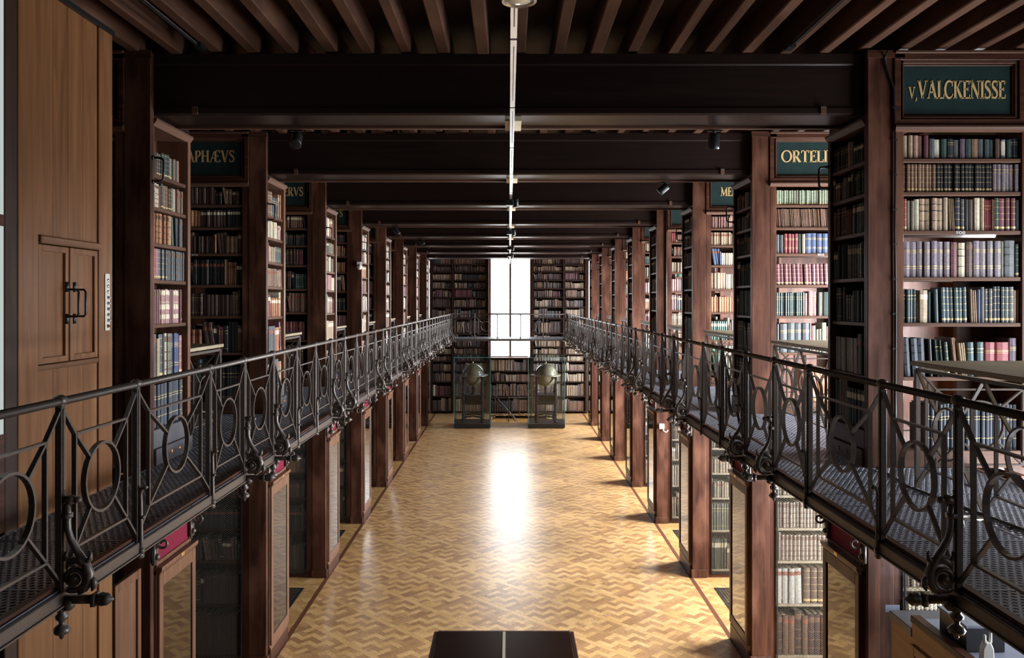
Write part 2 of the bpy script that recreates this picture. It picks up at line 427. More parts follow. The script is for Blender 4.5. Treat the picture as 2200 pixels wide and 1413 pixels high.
# partitions: the outer half of every stack
for k in range(0, 9):
    f = FR(k)
    for s in (1, -1):
        B('trim_%d' % (k * 2 + (1 if s > 0 else 2)), None, 'wood_z', s * 3.80, f + .32, 0, s * XW, f + .40, ZJ)['kind'] = 'structure'
# ================================================================== BOOKS (collected first, built at the end)
ROWS = []      # each row: dict(desc, order, books=[...])
PAL = {
 'tan': (.42, .29, .17), 'brown': (.22, .115, .065), 'dark brown': (.09, .045, .03), 'black': (.022, .022, .024), 'slate grey': (.085, .09, .09),
 'white': (.68, .62, .50), 'cream': (.58, .48, .33), 'dark green': (.035, .065, .055), 'green': (.03, .13, .08), 'teal': (.042, .075, .082), 'navy': (.028, .034, .05),
 'blue': (.055, .085, .18), 'lilac grey': (.20, .155, .175), 'purple': (.13, .075, .11), 'red': (.27, .035, .04), 'maroon': (.17, .04, .05), 'rose': (.42, .20, .18),
 'olive': (.20, .19, .12), 'orange brown': (.42, .16, .05), 'grey': (.27, .26, .23), 'pale green': (.30, .36, .24), 'pinkish red': (.40, .13, .15), 'beige': (.44, .30, .19), 'yellow ochre': (.50, .33, .10)}
def jit(c, a=.12): 
    g_ = sum(c) / 3; c = tuple(.82 * (.85 * x + .15 * g_) for x in c); k = 1 + random.uniform(-a, a); return tuple(max(.004, x * k * (1 + random.uniform(-.04, .04))) for x in c)
def row(origin, rz, W, H, D, spec=None, mood=None, desc=None, fill=(.9, 1.0), hmax=.92, tscale=1.0, big=False):
    """books along local x from origin; spec = list of (n, thickness, height, colour, lean degrees, bands)"""
    bk = []; cur = 0.004
    def put(t, h, cn, lean=0, bands=None):
        nonlocal cur
        h = min(h, H - .012); dx = max(0, math.sin(R(abs(lean))) * h) if lean else 0
        if cur + t > W: return False
        bk.append(dict(x=cur + (dx if lean < 0 else 0), t=t, h=h, d=min(D * random.uniform(.80, .97), D), cn=cn, c=jit(PAL[cn]), lean=lean, bands=bands, inset=random.uniform(0, .018)))
        cur += t * (1 / math.cos(R(lean)) if lean else 1) + random.uniform(.0002, .0012); return True
    if spec:
        for n, t, h, cn, *ex in spec:
            if cn is None: cur += t; continue
            lean = ex[0] if ex else 0; bands = ex[1] if len(ex) > 1 else None
            for _ in range(n):
                put(t * random.uniform(.94, 1.06), h * random.uniform(.985, 1.015), cn, lean + (random.uniform(-.6, .6) if lean else 0), bands)
            if lean: cur += .02
    else:
        end = W * random.uniform(*fill)
        while cur < end:
            n = random.choice((1, 1, 2, 3, 5, 8, 12)); cn = random.choice(mood); t = random.uniform(.014, .042) * tscale; h = H * random.uniform(hmax - .25, hmax)
            lean = random.choice((0, 0, 0, 0, 0, -6, -9)) if n < 4 else 0; bands = random.choice((None, 'gilt', 'gilt', 'cream', 'red'))
            for _ in range(n):
                if cur > end: break
                if not put(t * random.uniform(.95, 1.05), h * random.uniform(.98, 1.02) if n < 5 else h, cn, lean, bands): cur = end + 1; break
    ROWS.append(dict(o=origin, rz=rz, books=bk, desc=desc))
WARM = ['tan', 'brown', 'brown', 'rose', 'cream', 'dark green', 'maroon', 'slate grey', 'olive', 'orange brown', 'green', 'blue', 'red', 'beige']
DARKM = ['dark brown', 'black', 'dark brown', 'dark green', 'brown', 'maroon', 'black', 'dark brown', 'orange brown']  # dark book colours, the shade of the left cases put into them
SHADE = ['slate grey', 'black', 'dark brown', 'grey', 'dark green', 'brown']  # darker book colours carrying the shade of the right end cases
OLD = ['tan', 'beige', 'brown', 'cream', 'brown', 'tan', 'olive', 'dark brown']
LIT = ['cream', 'tan', 'brown', 'slate grey', 'beige', 'maroon', 'rose', 'white', 'olive', 'orange brown']  # brighter book colours carrying the light on the left end cases
ENDW = ['dark brown', 'brown', 'dark brown', 'dark brown', 'maroon', 'brown', 'black', 'dark brown', 'brown', 'tan']
PALE = ['cream', 'beige', 'tan', 'cream', 'brown', 'dark brown']

q1 = 5.95 / 1750
def px(l, q):   # spec in photo pixels -> metres
    return [(n, t * q, h * q, c, *ex) for n, t, h, c, *ex in l]
SPEC_R1 = [
 [(1, 11, 50, 'tan', 0, None), (1, 11, 50, 'tan'), (1, 11, 49, 'rose'), (1, 11, 50, 'brown'), (1, 11, 50, 'maroon'), (1, 12, 42, 'slate grey'), (1, 13, 41, 'white'), (1, 13, 42, 'dark green'), (1, 13, 42, 'black', 0, 'gilt'), (1, 12, 41, 'slate grey'), (1, 12, 42, 'purple'), (1, 13, 42, 'dark green'), (1, 14, 42, 'brown'), (1, 12, 42, 'slate grey'), (1, 11, 41, 'teal'), (1, 10, 41, 'dark green'), (1, 10, 42, 'dark brown'), (0, 4, 0, None), (1, 11, 41, 'white', 0, 'blue'), (1, 9, 41, 'dark green'), (6, 5, 43, 'navy', 0, 'gilt')],
 [(9, 7.8, 60, 'brown', 0, 'tool'), (16, 7.3, 60, 'black', 0, 'tool'), (8, 9.2, 62, 'lilac grey', 0, 'gilt')],
 [(1, 8, 67, 'red', 0, 'tool'), (2, 8, 64, 'olive'), (1, 11, 68, 'cream'), (4, 12.2, 69, 'tan', 0, 'dark'), (1, 11, 70, 'tan'), (3, 3, 68, 'beige', -3), (1, 11, 70, 'navy', 0, 'tool'), (1, 9, 67, 'slate grey', 0, 'tool'), (1, 9, 66, 'black'), (1, 10, 66, 'dark brown'), (1, 13, 69, 'cream'), (1, 9, 69, 'tan'), (3, 4.5, 66, 'red', 0, 'gilt'), (2, 3, 66, 'brown'), (1, 10, 70, 'dark green', 0, 'tool'), (1, 13, 69, 'maroon', 0, 'tool'), (2, 10, 69, 'maroon', 0, 'tool'), (2, 10, 69, 'purple', 0, 'tool'), (1, 9, 69, 'dark brown'), (1, 8, 66, 'dark green')],
 [(7, 14.3, 76, 'lilac grey', 0, 'title'), (1, 16, 74, 'maroon', 0, 'panel'), (1, 16, 74, 'cream', 0, 'dark'), (1, 16, 74, 'dark brown', 0, 'panel'), (4, 14.2, 76, 'lilac grey', 0, 'title'), (1, 6, 76, 'olive'), (1, 24, 77, 'slate grey', 0, 'dark'), (1, 8, 71, 'dark green', 0, 'tool'), (1, 5, 68, 'green')],
 [(4, 7.4, 72, 'teal', 0, 'gilt'), (1, 4, 70, 'brown'), (1, 19, 69, 'beige', 0, 'cream'), (0, 3, 0, None), (1, 5, 66, 'teal'), (0, 5, 0, None), (1, 8, 72, 'teal', -2), (6, 9.2, 75, 'teal', -1.2, 'tool'), (3, 4, 70, 'beige', -2), (1, 6, 71, 'blue'), (1, 8, 75, 'slate grey'), (2, 8.5, 72, 'slate grey', 0, 'tool'), (2, 8, 77, 'navy', 0, 'tool'), (1, 8, 77, 'teal', 0, 'tool'), (2, 10, 77, 'slate grey', 0, 'tool'), (1, 7, 68, 'beige'), (1, 7, 74, 'green'), (2, 3.5, 70, 'tan'), (3, 4, 80, 'slate grey'), (1, 4, 76, 'black'), (1, 6, 76, 'maroon')],
 [(3, 15.5, 82, 'navy', -3, 'dark'), (1, 7, 80, 'black', -3), (3, 4.5, 78, 'dark green', -5, 'gilt'), (1, 8, 74, 'dark green', -5, 'tool'), (2, 5, 82, 'brown', -6), (3, 5, 72, 'tan', -6), (1, 14.5, 73, 'teal', -2, 'gilt'), (1, 15, 73, 'teal', 0, 'gilt'), (1, 22, 74, 'red', 0, 'title'), (1, 27, 73, 'red', 0, 'title'), (1, 17, 82, 'purple', 0, 'title'), (1, 13, 72, 'cream', 0, 'dark'), (1, 15, 72, 'navy', 0, 'gilt'), (1, 9, 74, 'black', 0, 'tool')],
 [(0, 46, 0, None), (1, 5, 94, 'slate grey'), (24, 8.3, 97, 'navy', 0, 'title2'), (1, 20, 90, 'navy', 0, 'title2')]]
q2 = 8.72 / 1750
SPEC_R2 = [
 [(30, 5.3, 31, 'pale green', 0, 'tool')],
 [(40, 3.1, 39, 'brown', -4), (8, 3, 38, 'cream')],
 [(2, 8.5, 40, 'slate grey'), (4, 7.3, 42, 'red', 0, 'title'), (1, 7, 42, 'dark green'), (1, 7.5, 42, 'tan'), (8, 12.2, 43, 'blue', 0, 'title'), (4, 9, 42, 'brown')],
 [(20, 8.3, 45, 'maroon', -2, 'tool')],
 [(13, 4.6, 50, 'dark green', 0, 'gilt'), (1, 7, 49, 'rose'), (1, 10, 52, 'rose', 0, 'gilt'), (1, 9.5, 52, 'rose', 0, 'gilt'), (1, 8, 50, 'black'), (1, 4, 50, 'yellow ochre'), (1, 18, 51, 'dark green'), (8, 8, 50, 'brown')],
 [(1, 7, 60, 'black'), (4, 15.5, 62, 'slate grey', 0, 'title'), (1, 4, 62, 'cream'), (1, 9, 57, 'rose'), (2, 6.5, 50, 'olive'), (1, 10, 64, 'pale green', 0, 'tool'), (8, 8, 55, 'brown')],
 [(0, 52, 0, None), (9, 9, 74, 'orange brown', -14), (6, 8, 70, 'tan', -10)]]
qe = 1.0
SPEC_L1 = [   # left end case, metres
 [(1, .028, .165, 'cream'), (1, .02, .17, 'tan'), (1, .035, .165, 'black'), (1, .025, .165, 'dark green', 0, 'tool'), (2, .035, .17, 'dark brown', 0, 'tool'), (2, .04, .18, 'dark green', 0, 'tool'), (1, .045, .18, 'black', 0, 'tool'), (2, .03, .165, 'olive', 0, 'tool'), (1, .02, .16, 'dark green'), (1, .035, .17, 'brown'), (1, .022, .165, 'dark green'), (1, .035, .165, 'orange brown')],
 [(2, .035, .19, 'grey', 0, 'dark'), (2, .04, .18, 'cream', 0, 'panel'), (1, .02, .17, 'red'), (2, .03, .19, 'dark green', 0, 'tool'), (2, .035, .185, 'brown', 0, 'tool'), (2, .03, .17, 'dark brown', 0, 'tool'), (1, .04, .18, 'olive', 0, 'gilt'), (1, .03, .18, 'cream'), (5, .03, .185, 'brown', 0, 'red')],
 [(10, .030, .235, 'orange brown', 0, 'panel'), (2, .032, .24, 'yellow ochre', 0, 'dark'), (1, .03, .235, 'slate grey', -5), (1, .03, .235, 'black', -5), (8, .028, .23, 'slate grey', 0, 'panel')],
 [(5, .026, .255, 'pinkish red', 0, 'tool'), (6, .022, .25, 'slate grey', 0, 'tool'), (1, .02, .25, 'black'), (17, .0215, .25, 'slate grey', 0, 'panel')],
 [(5, .028, .26, 'maroon', 0, 'panel'), (6, .031, .26, 'rose', 0, 'creampanel'), (2, .028, .26, 'maroon', 0, 'panel'), (3, .03, .26, 'rose', 0, 'creampanel'), (2, .028, .26, 'maroon', 0, 'panel'), (2, .03, .26, 'red', 0, 'tool')],
 [(0, .02, 0, None), (1, .05, .30, 'brown', 0, 'tool'), (1, .045, .335, 'slate grey', 0, 'panel'), (1, .045, .30, 'tan'), (1, .06, .335, 'slate grey', 0, 'tool'), (1, .03, .34, 'black'), (1, .05, .335, 'cream', 0, 'panel'), (1, .06, .335, 'olive', 0, 'panel'), (2, .045, .33, 'blue', 0, 'title'), (1, .05, .32, 'blue', 0, 'title'), (1, .045, .31, 'pinkish red', 0, 'tool')],
 [(0, .03, 0, None), (15, .033, .33, 'navy', 0, 'title2'), (3, .035, .32, 'dark brown', 0, 'gilt')]]

# ------------------------------------------------------------------ roman lettering from strokes
def arc(cx, cy_, rx, ry, a0, a1, n=14): return [(cx + rx * math.cos(R(a0 + (a1 - a0) * i / n)), cy_ + ry * math.sin(R(a0 + (a1 - a0) * i / n))) for i in range(n + 1)]
TK, TN, SF = .19, .075, .055
def srf(x, y, w_=.30): return ([(x - w_ / 2, y), (x + w_ / 2, y)], SF)
GL = {
 'I': (.36, [([(.18, 0), (.18, 1)], TK), srf(.18, .02), srf(.18, .98)]),
 'L': (.62, [([(.17, 0), (.17, 1)], TK), srf(.17, .98), ([(.02, .03), (.58, .03)], TN), ([(.57, .0), (.60, .24)], TN)]),
 'E': (.64, [([(.17, 0), (.17, 1)], TK), ([(.02, .97), (.56, .97)], TN), ([(.17, .52), (.45, .52)], TN), ([(.02, .03), (.58, .03)], TN), ([(.55, 1), (.55, .80)], TN), ([(.57, 0), (.60, .22)], TN), ([(.45, .42), (.45, .62)], TN)]),
 'N': (.86, [([(.14, 0), (.14, 1)], TN), ([(.10, 1), (.72, .02)], TK), ([(.72, 0), (.72, 1)], TN), srf(.14, .02, .26), srf(.09, .98, .20), srf(.72, .98, .26)]),
 'K': (.80, [([(.17, 0), (.17, 1)], TK), srf(.17, .02), srf(.17, .98), ([(.22, .45), (.62, 1)], TN), ([(.33, .58), (.70, 0)], TK), srf(.62, .98, .24), srf(.70, .02, .24)]),
 'C': (.78, [(arc(.44, .5, .36, .48, 48, 312, 20), (TN, TK, TN)), ([(.70, .98), (.69, .68)], TN), ([(.68, .14), (.72, .26)], TN)]),
 'G': (.84, [(arc(.44, .5, .36, .48, 48, 312, 20), (TN, TK, TN)), ([(.70, .98), (.69, .68)], TN), ([(.70, .06), (.70, .44)], .12), srf(.68, .44, .26)]),
 'S': (.60, [([(.50, .80), (.46, .92), (.32, .98), (.18, .94), (.10, .82), (.12, .68), (.24, .58), (.38, .47), (.48, .36), (.50, .20), (.42, .07), (.28, .02), (.14, .06), (.07, .20)], (TN, TK, TN)), ([(.50, 1.0), (.50, .72)], TN), ([(.07, .0), (.07, .28)], TN)]),
 'A': (.84, [([(.10, 0), (.40, 1)], TN), ([(.38, 1.0), (.72, 0)], TK), ([(.20, .35), (.60, .35)], TN), srf(.10, .02, .24), srf(.72, .02, .28)]),
 'V': (.82, [([(.12, 1), (.43, 0)], TK), ([(.41, 0), (.71, 1)], TN), srf(.12, .98, .28), srf(.71, .98, .24)]),
 'O': (.98, [(arc(.48, .5, .40, .48, 90, 450, 28), (TN, TK, TN, TK, TN))]),
 'R': (.78, [([(.17, 0), (.17, 1)], TK), srf(.17, .02), ([(.02, .97), (.34, .97)] + arc(.34, .735, .22, .235, 90, -90, 10) + [(.17, .50)], (TN, TN, TK, TN, TN)), ([(.34, .50), (.68, 0)], TK), srf(.70, .02, .2)]),
 'P': (.66, [([(.17, 0), (.17, 1)], TK), srf(.17, .02), ([(.02, .97), (.34, .97)] + arc(.34, .725, .22, .245, 90, -90, 10) + [(.17, .48)], (TN, TN, TK, TN, TN))]),
 'T': (.74, [([(.36, 0), (.36, 1)], TK), srf(.36, .02), ([(.04, .97), (.68, .97)], TN), ([(.05, 1), (.04, .78)], TN), ([(.67, 1), (.68, .78)], TN)]),
 'H': (.86, [([(.17, 0), (.17, 1)], TK), ([(.67, 0), (.67, 1)], TK), ([(.17, .52), (.67, .52)], TN), srf(.17, .02), srf(.17, .98), srf(.67, .02), srf(.67, .98)]),
 'M': (1.02, [([(.14, 0), (.18, 1)], TN), ([(.16, 1), (.50, .06)], TK), ([(.50, .06), (.82, 1)], TN), ([(.86, 0), (.82, 1)], TK), srf(.14, .02, .24), srf(.86, .02, .28), srf(.13, .98, .18), srf(.86, .98, .18)]),
 'Æ': (1.14, [([(.08, 0), (.52, 1)], TN), ([(.60, 0), (.60, 1)], TK), ([(.24, .35), (.60, .35)], TN), ([(.45, .97), (1.0, .97)], TN), ([(.60, .52), (.90, .52)], TN), ([(.48, .03), (1.04, .03)], TN), ([(1.0, 1), (1.0, .8)], TN), ([(1.03, 0), (1.06, .2)], TN), srf(.08, .02, .22)]),
 'v': (.56, [([(.08, .62), (.28, 0)], .12), ([(.27, 0), (.46, .62)], .055), srf(.08, .62, .2), srf(.46, .62, .18)]),
 ',': (.20, [([(.08, .05), (.11, -.02), (.03, -.16)], .08)]),
 '9': (.60, [(arc(.29, .68, .2, .28, 0, 360, 18), .1), ([(.49, .68), (.44, .25), (.15, .02)], .1)]),
 '0': (.62, [(arc(.30, .5, .22, .46, 0, 360, 20), .1)]),
 '8': (.60, [(arc(.29, .74, .17, .22, 0, 360, 16), .1), (arc(.29, .27, .21, .25, 0, 360, 16), .1)]),
 '3': (.56, [(arc(.24, .74, .19, .22, 140, -90, 12), .1), (arc(.24, .27, .22, .25, 90, -140, 12), .1)]),
 '4': (.60, [([(.42, 0), (.42, 1), (.05, .32), (.55, .32)], .09)]),
 ' ': (.35, [])}
def lettering(text, x0, x1, z0, h, y, name, mat, parent, th=.003, squeeze=True):
    wd = sum(GL[c][0] for c in text); sx = (x1 - x0) / wd
    mb = MB(); cur = x0
    for ch in text:
        adv, strokes = GL[ch]
        for pts, wv in strokes:
            n = len(pts); L = []; Rr = []
            for i, (a, b) in enumerate(pts):
                p0 = pts[max(i - 1, 0)]; p1 = pts[min(i + 1, n - 1)]; dx, dy = (p1[0] - p0[0]), (p1[1] - p0[1]); l = math.hypot(dx, dy) or 1
                if isinstance(wv, tuple):
                    t = i / (n - 1) * (len(wv) - 1); j = min(int(t), len(wv) - 2); ww = wv[j] + (wv[j + 1] - wv[j]) * (t - j)
                else: ww = wv
                nx, ny = -dy / l * ww / 2, dx / l * ww / 2
                L.append((a + nx, b + ny)); Rr.append((a - nx, b - ny))
            vs = []
            for yy in (y - th, y):
                for (a, b) in L + Rr: vs.append((cur + a * sx, yy, z0 + b * h))
            m = 2 * n; fs = []
            for i in range(n - 1):
                fs.append((i, i + 1, n + i + 1, n + i)); fs.append((i, m + i, m + i + 1, i + 1)); fs.append((n + i, n + i + 1, m + n + i + 1, m + n + i))
            fs.append((0, n, m + n, m)); fs.append((n - 1, m + n - 1, m + 2 * n - 1, 2 * n - 1))
            mb.add(vs, fs)
        cur += adv * sx
    return mb.build(name, M[mat], parent)

# ================================================================== STACKS
ZF = [4.92, 4.68, 4.40, 4.065, 3.735, 3.345, 2.815]       # shelf top, upper front cases
ZE = {1: [4.92, 4.68, 4.40, 4.065, 3.735, 3.345, 2.95], -1: [4.826, 4.584, 4.32, 4.05, 3.72, 3.31, 2.95]}
ZL = [2.17, 1.82, 1.47, 1.12, .66, .11]
TH = .028
NAMES = {(1, 1): ('v,VALCKENISSE', .055, .88), (1, 2): ('ORTELIVS', .069, .853), (1, 3): ('MERCATOR', .16, .93), (-1, 2): ('GRAPHÆVS', .088, .90), (-1, 3): ('ERVS', .597, .928), (-1, 4): ('S', .84, .91)}
HANDLE = None
def handle_mesh():
    mb = MB(); pts = [(0, 0, .0), (-.06, 0, .005), (-.078, 0, .022), (-.08, 0, .085), (-.08, 0, .15), (-.072, 0, .165), (-.055, 0, .172), (0, 0, .175)]
    mb.tube(pts, .0085, 8)
    for z in (0, .175): mb.lathe([(.016, 0), (.016, .008), (.01, .014)], (0, 0, z), 10, 0, (-1, 0, 0))
    return mb.mesh('grab_handle', [M['black']], True)
HANDLE = handle_mesh()
def wire_mesh(x0, x1, z0, z1, y, pitch=.024, ratio=.62, r=.0011):
    mb = MB(); ph = pitch; pv = pitch * ratio; sl = pv / ph
    W_ = x1 - x0; Hh = z1 - z0
    for sg in (1, -1):
        n = int((Hh + sl * W_) / pv) + 1
        for i in range(-int(sl * W_ / pv) - 1, int(Hh / pv) + 2) if sg > 0 else range(0, n + 1):
            za = i * pv; xa = 0; zb = za + sg * sl * W_; xb = W_
            a, b = (xa, za), (xb, zb)
            def clip(p, q):
                (x_, z_), (u_, v_) = p, q
                for lim, lo in ((0, True), (Hh, False)):
                    ins = lambda zz: zz >= lim - 1e-9 if lo else zz <= lim + 1e-9
                    if not ins(z_) and not ins(v_): return None
                    if not ins(z_): t = (lim - z_) / (v_ - z_); x_, z_ = x_ + t * (u_ - x_), lim
                    elif not ins(v_): t = (lim - z_) / (v_ - z_); u_, v_ = x_ + t * (u_ - x_), lim
                return (x_, z_), (u_, v_)
            c = clip(a, b)
            if not c: continue
            (xa, za), (xb, zb) = c
            if abs(xb - xa) < .004: continue
            p = [(x0 + xa, y, z0 + za - r), (x0 + xa, y - 1.6 * r, z0 + za + r), (x0 + xa, y + 1.2 * r, z0 + za + r), (x0 + xb, y, z0 + zb - r), (x0 + xb, y - 1.6 * r, z0 + zb + r), (x0 + xb, y + 1.2 * r, z0 + zb + r)]
            mb.add(p, [(0, 1, 4, 3), (1, 2, 5, 4), (2, 0, 3, 5)])
    return mb
rnd2 = random.Random(3)
for k in range(0, 9):
    f = FR(k); bk_ = f + SD
    for s in (1, -1):
        sd = SIDE[s]; od = ORD[k] if k else 'camera-side'
        grp = lambda t: t
        # ---- pillar
        t = thing('timber_pillar', '%s tall timber pillar on the %s side of the nave' % (od, sd), 'pillar', (s * XP, f, 0), 'timber pillars along the nave')
        MB().box(s * (XP - .012), f, .11, s * (XP + .178), f + .055, ZJ - .01).build('post', M['wood_z'], t, bevel=.004)
        B('plinth_block', t, 'wood_z', s * (XP - .03), f - .018, 0, s * (XP + .19), f + .055, .115, .004)
        B('capital', t, 'wood_x', s * (XP - .018), f - .012, ZJ - .06, s * (XP + .25), f + .0, ZJ - .005)
        if k == 0: continue
        # ---- upper front bookcase
        xa, xb = XP + .25, XP + 1.10
        t = thing('gallery_bookcase', '%s %s upper bookcase facing the camera with a green name board' % (od, sd), 'bookcase', (s * (xa + xb) / 2, f, ZG), 'upper bookcases facing the camera')
        MB().box(s * (XP + .18), f + .004, ZG, s * xa, f + .054, ZJ - .02).build('stile', M['wood_z'], t, bevel=.004)
        B('side_panel', t, 'wood_z', s * (xa + .001), f + .054, ZG, s * (xa + .012), f + .33, 5.15)
        MB().box(s * xb, f + .004, ZG, s * (xb + .05), f + .33, ZJ - .02).build('stile', M['wood_z'], t, bevel=.004)
        for zi, z in enumerate(ZF):
            if zi < 6: MB().box(s * xa, f + .012, z - TH, s * xb, f + .31, z).build('shelf', M['shelfwood_x'], t, bevel=.003)
        B('base_board', t, 'shelfwood_x', s * xa, f + .0, ZG, s * xb, f + .31, ZF[6], .004)
        # partial back boards, open slots between them
        if s > 0:
            B('back_board', t, 'shelfwood_z', s * xa, f + .31, ZG, s * (xa + .13), f + .325, 5.15)
            B('back_board', t, 'shelfwood_z', s * (xa + .13), f + .31, 4.47, s * xb, f + .325, 5.15)
            B('back_board', t, 'shelfwood_z', s * (xa + .55), f + .31, ZG, s * xb, f + .325, 4.16)
        else:
            B('back_board', t, 'wood_z', s * xa, f + .31, 4.16, s * xb, f + .325, 5.15)
            B('back_board', t, 'wood_z', s * xa, f + .31, ZG, s * (xa + .5), f + .325, 4.16)
        # name board with a stepped frame
        nb = B('name_board', t, 'green', s * xa, f + .03, 5.15, s * xb, f + .05, ZJ - .03)
        a, b = sorted((s * (xa - .073), s * (xb + .02)))
        for d_, yy, ww in ((0, -.012, .045), (.045, .004, .022), (.066, .016, .014)):
            fr = MB(); z0, z1 = 5.155 + d_, ZJ - .03 - d_; a0, b0 = a + d_, b - d_
            fr.box(a0, f + yy, z0, b0, f + .03, z0 + ww).box(a0, f + yy, z1 - ww, b0, f + .03, z1).box(a0, f + yy, z0 + ww, a0 + ww, f + .03, z1 - ww).box(b0 - ww, f + yy, z0 + ww, b0, f + .03, z1 - ww)
            fr.build('board_frame', M['wood_x'] if d_ != .045 else M['shelfwood_x'], nb, bevel=.002)
        MB().prism([(f - .028, 5.155), (f - .034, 5.14), (f - .026, 5.12), (f + .01, 5.108), (f + .01, 5.155)], a, b, 'yz').build('board_moulding', M['shelfwood_x'], nb)
        B('board_cornice', nb, 'shelfwood_x', a, f - .03, ZJ - .03, b, f + .03, ZJ - .01, .003)
        if (s, k) in NAMES:
            tx, u0, u1 = NAMES[(s, k)]; A_, B_ = sorted((s * xa, s * xb)); Wd = B_ - A_
            h = .128 if k == 1 else .125
            lettering(tx, A_ + u0 * Wd, A_ + u1 * Wd, 5.357 if k == 1 else 5.375, h, f + .029, 'lettering', 'gold', nb)['label'] = 'gilt roman capitals'
        if (s, k) in ((1, 1), (1, 2), (-1, 2)):
            tx = {(1, 1): '908', (1, 2): '903', (-1, 2): '343'}[(s, k)]; A_, B_ = sorted((s * xa, s * xb)); m_ = A_ + (.485 if k == 1 else (.56 if s > 0 else .40)) * (B_ - A_); zz = ZF[2] - .024
            lettering(tx, m_ - .035, m_ + .035, zz, .02, f + .0115, 'shelf_number', 'white', t, .002)
        Hs = [5.12] + [z - TH for z in ZF[:6]]
        o0 = min(s * xa, s * xb)
        cdesc = '%s %s upper bookcase' % (od, sd)
        for zi, z in enumerate(ZF):
            sp = None
            if (s, k) == (1, 1): sp = px(SPEC_R1[zi], q1)
            if (s, k) == (1, 2): sp = px(SPEC_R2[zi], q2)
            row((o0, f + .02, z), 0, xb - xa, Hs[zi] - z, .19 if zi < 5 else .24, sp, WARM if s > 0 else DARKM, (zi, cdesc, 'left'), tscale=1 if zi < 4 else 1.25)
            if zi in (2, 3, 4, 5) and k < 6:   # backs of the case behind, seen through the open slots
                row((o0 + .15, f + .50, z), 0, xb - xa - .2, (Hs[zi] - z) * .93, .18, None, ['pale green', 'cream', 'red', 'tan'] if s > 0 else DARKM, None)
        # ---- end bookcase, facing the nave
        t = thing('end_bookcase', '%s narrow bookcase facing the nave on the %s gallery' % (od, sd), 'bookcase', (s * XP, f + SD / 2, ZG), 'end bookcases facing the nave')
        y0, y1 = f + .08, bk_ - .05
        ew = 'mahog' if s < 0 else 'wood_z'
        B('stile', t, ew, s * (XP - .004), f + .056, ZG, s * (XP + .235), y0, 5.16, .003)
        B('stile', t, ew, s * (XP - .012), y1, ZG, s * (XP + .25), bk_, 5.20, .004)
        B('back_panel', t, 'shelfwood_z', s * (XP + .235), y0, ZG, s * (XP + .248), y1, 5.2)
        MB().prism([(s * (XP - .032), 5.222), (s * (XP - .032), 5.206), (s * (XP - .016), 5.185), (s * (XP - .004), 5.168), (s * (XP + .235), 5.168), (s * (XP + .235), 5.222)], f + .056, bk_ + .01, 'xz').build('cornice', M['shelfwood_y'], t)
        zs = ZE[s]
        for zi, z in enumerate(zs[:6]): B('shelf', t, 'shelfwood_y', s * (XP + .006), y0, z - TH, s * (XP + .235), y1, z, .003)
        dr = B('drawer', t, 'slate' if s < 0 else 'wood_y', s * (XP - .03), y0 - .02, ZG + .002, s * (XP + .235), bk_ - .004, 2.81, .004)
        B('drawer_top', t, 'slate' if s < 0 else 'wood_y', s * (XP - .012), y0 - .02, 2.812, s * (XP + .235), bk_ - .004, 2.95, .004)
        for i in range(4):
            MB().lathe([(.018, 0), (.018, .003), (.012, .006), (.004, .006)], (s * (XP - .03), y0 + .1 + i * .15, 2.75), 12, 0, (-s, 0, 0)).build('rivet', M['copper' if s < 0 else 'iron'], dr)
        hz = 4.80 if s > 0 else 4.755
        h = obj('grab_handle', HANDLE, t, (s * (XP - .012), bk_ - .02 if s > 0 else f + .03, hz), (0, 0, 0 if s > 0 else PI)); h['label'] = 'black iron grab handle'
        He = [5.13] + [z - TH for z in zs[:6]]
        for zi, z in enumerate(zs):
            sp = SPEC_L1[zi] if (s, k) == (-1, 1) else None
            rz = -PI / 2 if s > 0 else PI / 2
            og = (s * (XP + .012), y1 if s > 0 else y0, z)
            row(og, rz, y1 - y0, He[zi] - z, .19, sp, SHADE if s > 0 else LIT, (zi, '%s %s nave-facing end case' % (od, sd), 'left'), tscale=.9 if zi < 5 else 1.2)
        # ---- lower display cabinet, glazed, facing the nave
        t = thing('display_cabinet', '%s glazed cabinet under the %s gallery with a red panel above' % (od, sd), 'cabinet', (s * XP, f + SD / 2, 0), 'glazed cabinets facing the nave')
        ya, yb = f + .056, bk_ + .01; X0 = XP - .03; cw = 'mahog' if s < 0 else 'wood_z'
        B('plinth', t, 'wood_y', s * (X0 - .012), ya, 0, s * (XP + .24), yb, .15, .004)
        MB().prism([(s * (X0 - .012), .15), (s * (X0 - .012), .17), (s * (X0 + .01), .20), (s * (XP + .2), .20), (s * (XP + .2), .15)], ya, yb, 'xz').build('base_moulding', M['mahog'], t)
        B('side_panel', t, cw, s * X0, ya, .2, s * (XP + .24), ya + .03, 1.93, .003)
        B('side_panel', t, cw, s * X0, yb - .03, .2, s * (XP + .24), yb, 1.93, .003)
        B('back_panel', t, 'wood_z', s * (XP + .225), ya + .03, .2, s * (XP + .24), yb - .03, 1.93)
        dr = thing('door', None, None, (s * X0, f + SD / 2, .2)); dr.parent = t; dr.location = Vector((s * X0, f + SD / 2, .2)) - Vector((s * XP, f + SD / 2, 0))
        for nm, p in (('door_stile', (ya + .004, .2, ya + .07, 1.90)), ('door_stile', (yb - .07, .2, yb - .004, 1.90)), ('door_rail', (ya + .07, .2, yb - .07, .30)), ('door_rail', (ya + .07, 1.80, yb - .07, 1.90))):
            B(nm, dr, cw, s * (X0 - .022), p[0], p[1], s * (X0), p[2], p[3], .004)
        B('glass_pane', dr, 'door_glass', s * (X0 - .012), ya + .07, .30, s * (X0 - .008), yb - .07, 1.80)
